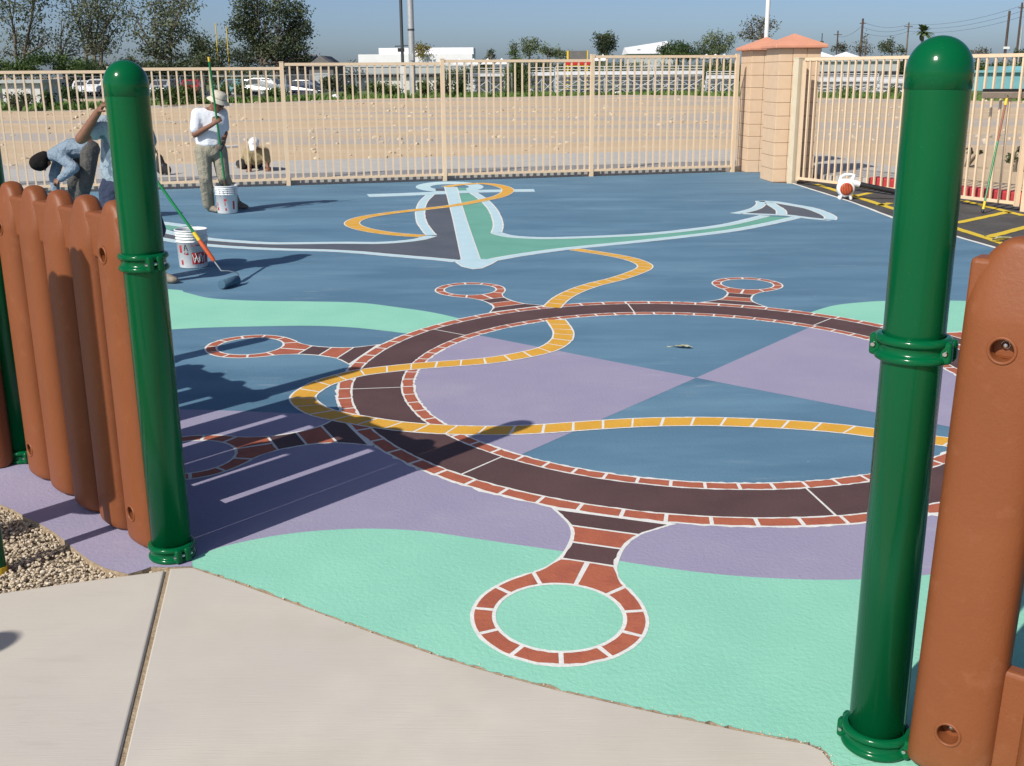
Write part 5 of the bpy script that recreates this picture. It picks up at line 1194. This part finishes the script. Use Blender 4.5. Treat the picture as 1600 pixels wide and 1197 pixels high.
# cream two storey house
Yh = 122; a, b2 = AT(447, 118, Yh), AT(481, 118, Yh); t = empty('house', ((a.x+b2.x)/2, Yh+4, -.1), 'cream two-storey house right of the big dark tree', 'house'); w = b2.x-a.x; hz = AT(465, 100, Yh).z+.1
MB().box((0, 0, hz/2), (w, 8, hz), m_wwall).build('wall', t)
for cx, cz in ((w*.33, hz*.78), (-w*.2, hz*.78), (w*.2, hz*.3)):
    f = MB().box((cx, -4.03, cz), (.75, .1, .9), m_groof).build('window', t); MB().box((cx, -4.09, cz), (.6, .04, .75), m_glass).build('pane', f)
rf_ = MB(); rf_.add([(-w/2-.4, -4.5, hz), (w/2+.4, -4.5, hz), (w/2+.4, 4.5, hz), (-w/2-.4, 4.5, hz), (-w/2-.4, 0, hz+1.0), (w/2+.4, 0, hz+1.0)], [(0, 1, 5, 4), (2, 3, 4, 5), (0, 4, 3), (1, 2, 5), (3, 2, 1, 0)], m_groof); rf_.build('roof', t)
a, b2 = AT(482, 118, 118), AT(520, 118, 118); t = empty('house', ((a.x+b2.x)/2, 122, -.1), 'dark-roofed grey house between the cream house and the white building', 'house'); w = b2.x-a.x; hz = AT(500, 104, 118).z+.1
MB().box((0, 0, hz/2), (w, 7, hz), m_groof).build('wall', t)
rf_ = MB(); rf_.add([(-w/2-.3, -3.8, hz), (w/2+.3, -3.8, hz), (w/2+.3, 3.8, hz), (-w/2-.3, 3.8, hz), (0, -3.8, hz+1.1), (0, 3.8, hz+1.1)], [(0, 1, 4), (2, 3, 5), (1, 2, 5, 4), (3, 0, 4, 5), (3, 2, 1, 0)], m_groof); rf_.build('roof', t)
MB().box((0, -3.55, hz*.4), (1.8, .06, hz*.7), m_gwall).build('garage_door', t)
building('shed', 'white corrugated shed at the far left beyond the fence', 2, 61, 130, 70, 3.5, m_wwall, m_gwall)
t, w, hz = building('pavilion', 'pale grey long building with dark window strip behind the right bleachers', 1268, 1405, 96, 130, 10, m_gwall, m_gwall, (.02, .98, .42, .62, 10))
def canopy(label, x0, x1, y0, y1, Y, peaks):
    a, b2 = AT(x0, y1, Y), AT(x1, y1, Y); t = empty('canopy', (a.x, Y, -.1), label, 'canopy', 'white canopies on the horizon'); w = b2.x-a.x; zt = AT(x0, y0, Y).z+.1; ze = a.z+.1; pw = w/peaks; rf_ = MB()
    for i in range(peaks):
        x = i*pw; rf_.add([(x, 0, ze), (x+pw*.97, 0, ze), (x+pw*.97, 3, ze), (x, 3, ze), (x+pw*.5, 1.5, zt)], [(0, 1, 4), (1, 2, 4), (2, 3, 4), (3, 0, 4), (3, 2, 1, 0)], m_wroof)
    rf_.build('canopy_roof', t)
    for i in range(peaks+1): MB().tube([(min(i*pw, w-.05), .02, 0), (min(i*pw, w-.05), .02, ze)], .05, m_galv, 6).build('leg', t)
canopy('white peaked canopy right of the nearer pillar', 1270, 1345, 81, 89, 140, 2); canopy('white flat canopy left of the pillars', 1100, 1142, 84, 91, 140, 3); canopy('white canopy left of the red and yellow tower', 706, 795, 91, 101, 140, 4); canopy('white canopy right of the red and yellow tower', 924, 950, 84, 95, 135, 2)
# slanted white roof
Ys = 150; t_, w, hz = building('hall', 'white hall with a slanted bright roof above the fence, left of a bushy tree', 985, 1052, 84, Ys, 8, m_gwall)
rf_ = MB(); e = w/2+.3; rf_.add([(-e, -4.5, hz), (e, -4.5, hz), (e, 4.5, hz), (-e, 4.5, hz), (-e*.98, 2, hz+.9), (e*.9, 2, hz+1.75)], [(0, 1, 5, 4), (2, 3, 4, 5), (0, 4, 3), (1, 2, 5), (3, 2, 1, 0)], m_wroof); rf_.build('roof', t_)
MB().box((-e*.5, -2.6, hz+.42), (.35, .4, .35), m_groof).build('vent', t_)
building('storage_container', 'teal blue building with a dark vent at the right picture edge', 1524, 1700, 113, 100, 6, m_teal, m_teal)
t, w, hz = building('teal_hut', 'taller teal block with a grey door above the squeegee', 1578, 1690, 103, 104, 5, m_teal, None)
MB().box((-w/2+1.6, -2.53, hz*.62), (.5, .06, hz*.5), m_gwall).build('door', t)
# play tower
Yt = 112; a, b2 = AT(885, 100, Yt), AT(921, 100, Yt); t = empty('play_tower', ((a.x+b2.x)/2, Yt, -.1), 'red and yellow play tower rising above the bleachers', 'play tower'); w = b2.x-a.x; zt = AT(900, 79, Yt).z+.1; zm = AT(900, 95, Yt).z+.1
for s in (-1, 1):
    for yy in (0, 1.6): MB().tube([(s*w*.42, yy, 0), (s*w*.42, yy, zt)], .07, m_yplas, 8).build('tower_post', t)
MB().box((0, .8, zt-.42), (w*.84, 1.6, .8), m_groof).build('tower_roof', t); MB().box((-.0, -.05, zm-.15), (w*1.05, .1, .5), m_red).build('red_panel', t); MB().box((0, .8, zm-.5), (w, 1.7, .1), m_yplas).build('deck', t)
# ---- bleachers
def bleacher(label, x0, x1, ytop, Y, rows=5):
    a, b2 = AT(x0, ytop, Y), AT(x1, ytop, Y); w = b2.x-a.x; t = empty('bleachers', (a.x, Y, -.05), label, 'bleachers', 'aluminium bleachers beyond the field'); hz = a.z+.05
    # seen from behind: tallest row nearest the camera
    for r in range(rows):
        z = hz*.78*(1-r/rows)+.05; y = r*.62
        MB().box((w/2, y, z), (w, .27, .05), m_alu).build('bench', t)
        MB().box((w/2, y-.2, z-.22), (w, .24, .04), m_alu).build('footboard', t); MB().box((w/2, y-.15, z-.10), (w, .03, .17), m_alu).build('riser', t)
    n = max(2, int(w/1.9)); fr = MB()
    for i in range(n+1):
        x = w*i/n; fr = MB()
        fr.tube([(x, -.1, 0), (x, -.1, hz)], .035, m_alu, 6); fr.tube([(x, 0, hz*.78), (x, rows*.62, .1)], .035, m_alu, 6); fr.tube([(x, -.1, .06), (x, rows*.62, .06)], .035, m_alu, 6); fr.tube([(x, -.1, hz*.5), (x, 1.2, .05)], .03, m_alu, 6)
        if i < n: fr.tube([(x, -.12, .1), (x+w/n, -.12, hz*.55)], .028, m_alu, 6); fr.tube([(x+w/n, -.12, .1), (x, -.12, hz*.55)], .028, m_alu, 6)
        fr.build('frame', t)
    for z in (hz, hz*.9): MB().tube([(0, -.1, z), (w, -.1, z)], .03, m_alu, 6).build('guard_rail', t)
    MB().box((w/2, -.13, hz*.80), (w, .02, .16), m_alu).build('back_board', t)
bleacher('small aluminium bleacher between the shrubs and the cypress', 735, 788, 107, 97, 4); bleacher('aluminium bleacher right of the cypress, left of the long one', 826, 866, 106, 97, 4); bleacher('long aluminium bleachers left of the masonry pillars', 868, 1098, 104.5, 94, 5); bleacher('short aluminium bleacher at the left side of the pillars', 1104, 1150, 112, 92, 4); bleacher('aluminium bleachers right of the pillars, seen through the gate', 1262, 1372, 116, 86, 5); bleacher('short bleacher left of the large green post', 1376, 1430, 118, 84, 4); bleacher('short bleacher right of the large green post', 1490, 1516, 112, 88, 4)
# ---- chain link fence
def chainlink(label, x0, x1, ytop, Y0_, Y1_, n):
    a, b2 = AT(x0, ytop, Y0_), AT(x1, ytop-2, Y1_); t = empty('chain_link_fence', (a.x, a.y, -.05), label, 'fence', 'chain link fences beyond the field'); d = V(b2.x-a.x, b2.y-a.y, 0); hz = 1.75
    for i in range(n+1): MB().tube([tuple(d*(i/n)), tuple(d*(i/n)+V(0, 0, hz))], .035, m_galv, 6).build('fence_post', t)
    MB().tube([(0, 0, hz), tuple(d+V(0, 0, hz))], .028, m_galv, 6).build('top_rail', t)
    me = MB(); L_ = d.length; u = d.normalized(); s = 0
    while s < L_:
        for sg in (1, -1):
            s0, s1 = (s, s+hz) if sg > 0 else (s+hz, s)
            me.tube([tuple(u*min(s0, L_)+V(0, 0, 0)), tuple(u*min(s1, L_)+V(0, 0, hz))], .005, m_galv, 3, False, False)
        s += .32
    o = me.build('wire_mesh', t); o['kind'] = 'stuff'
chainlink('chain link fence in front of the parked cars', -10, 445, 138, 68, 88, 12); chainlink('chain link fence in front of the long white building', 447, 800, 136, 90, 95, 10)
# low litter on the grass edge
for lab, x, y, Y, s in [('white litter on the grass in front of the left shrubs', 524, 150, 84, .35), ('white bag on the ground under the long bleachers', 965, 144, 92, .28), ('white litter under the right end of the long bleachers', 1112, 146, 91, .2)]:
    c = AT(x, y, Y); v = [(c.x+p.x*s*random.uniform(.8, 1.3), Y+p.y*s*.6, max(0, c.z*0+.1+p.z*s*.6*random.uniform(.7, 1.2))) for p in SPH]
    o = MB().add(v, [tuple(f) for f in SPHF], m_wplas, True).build('litter'); tag(o, lab, 'litter')
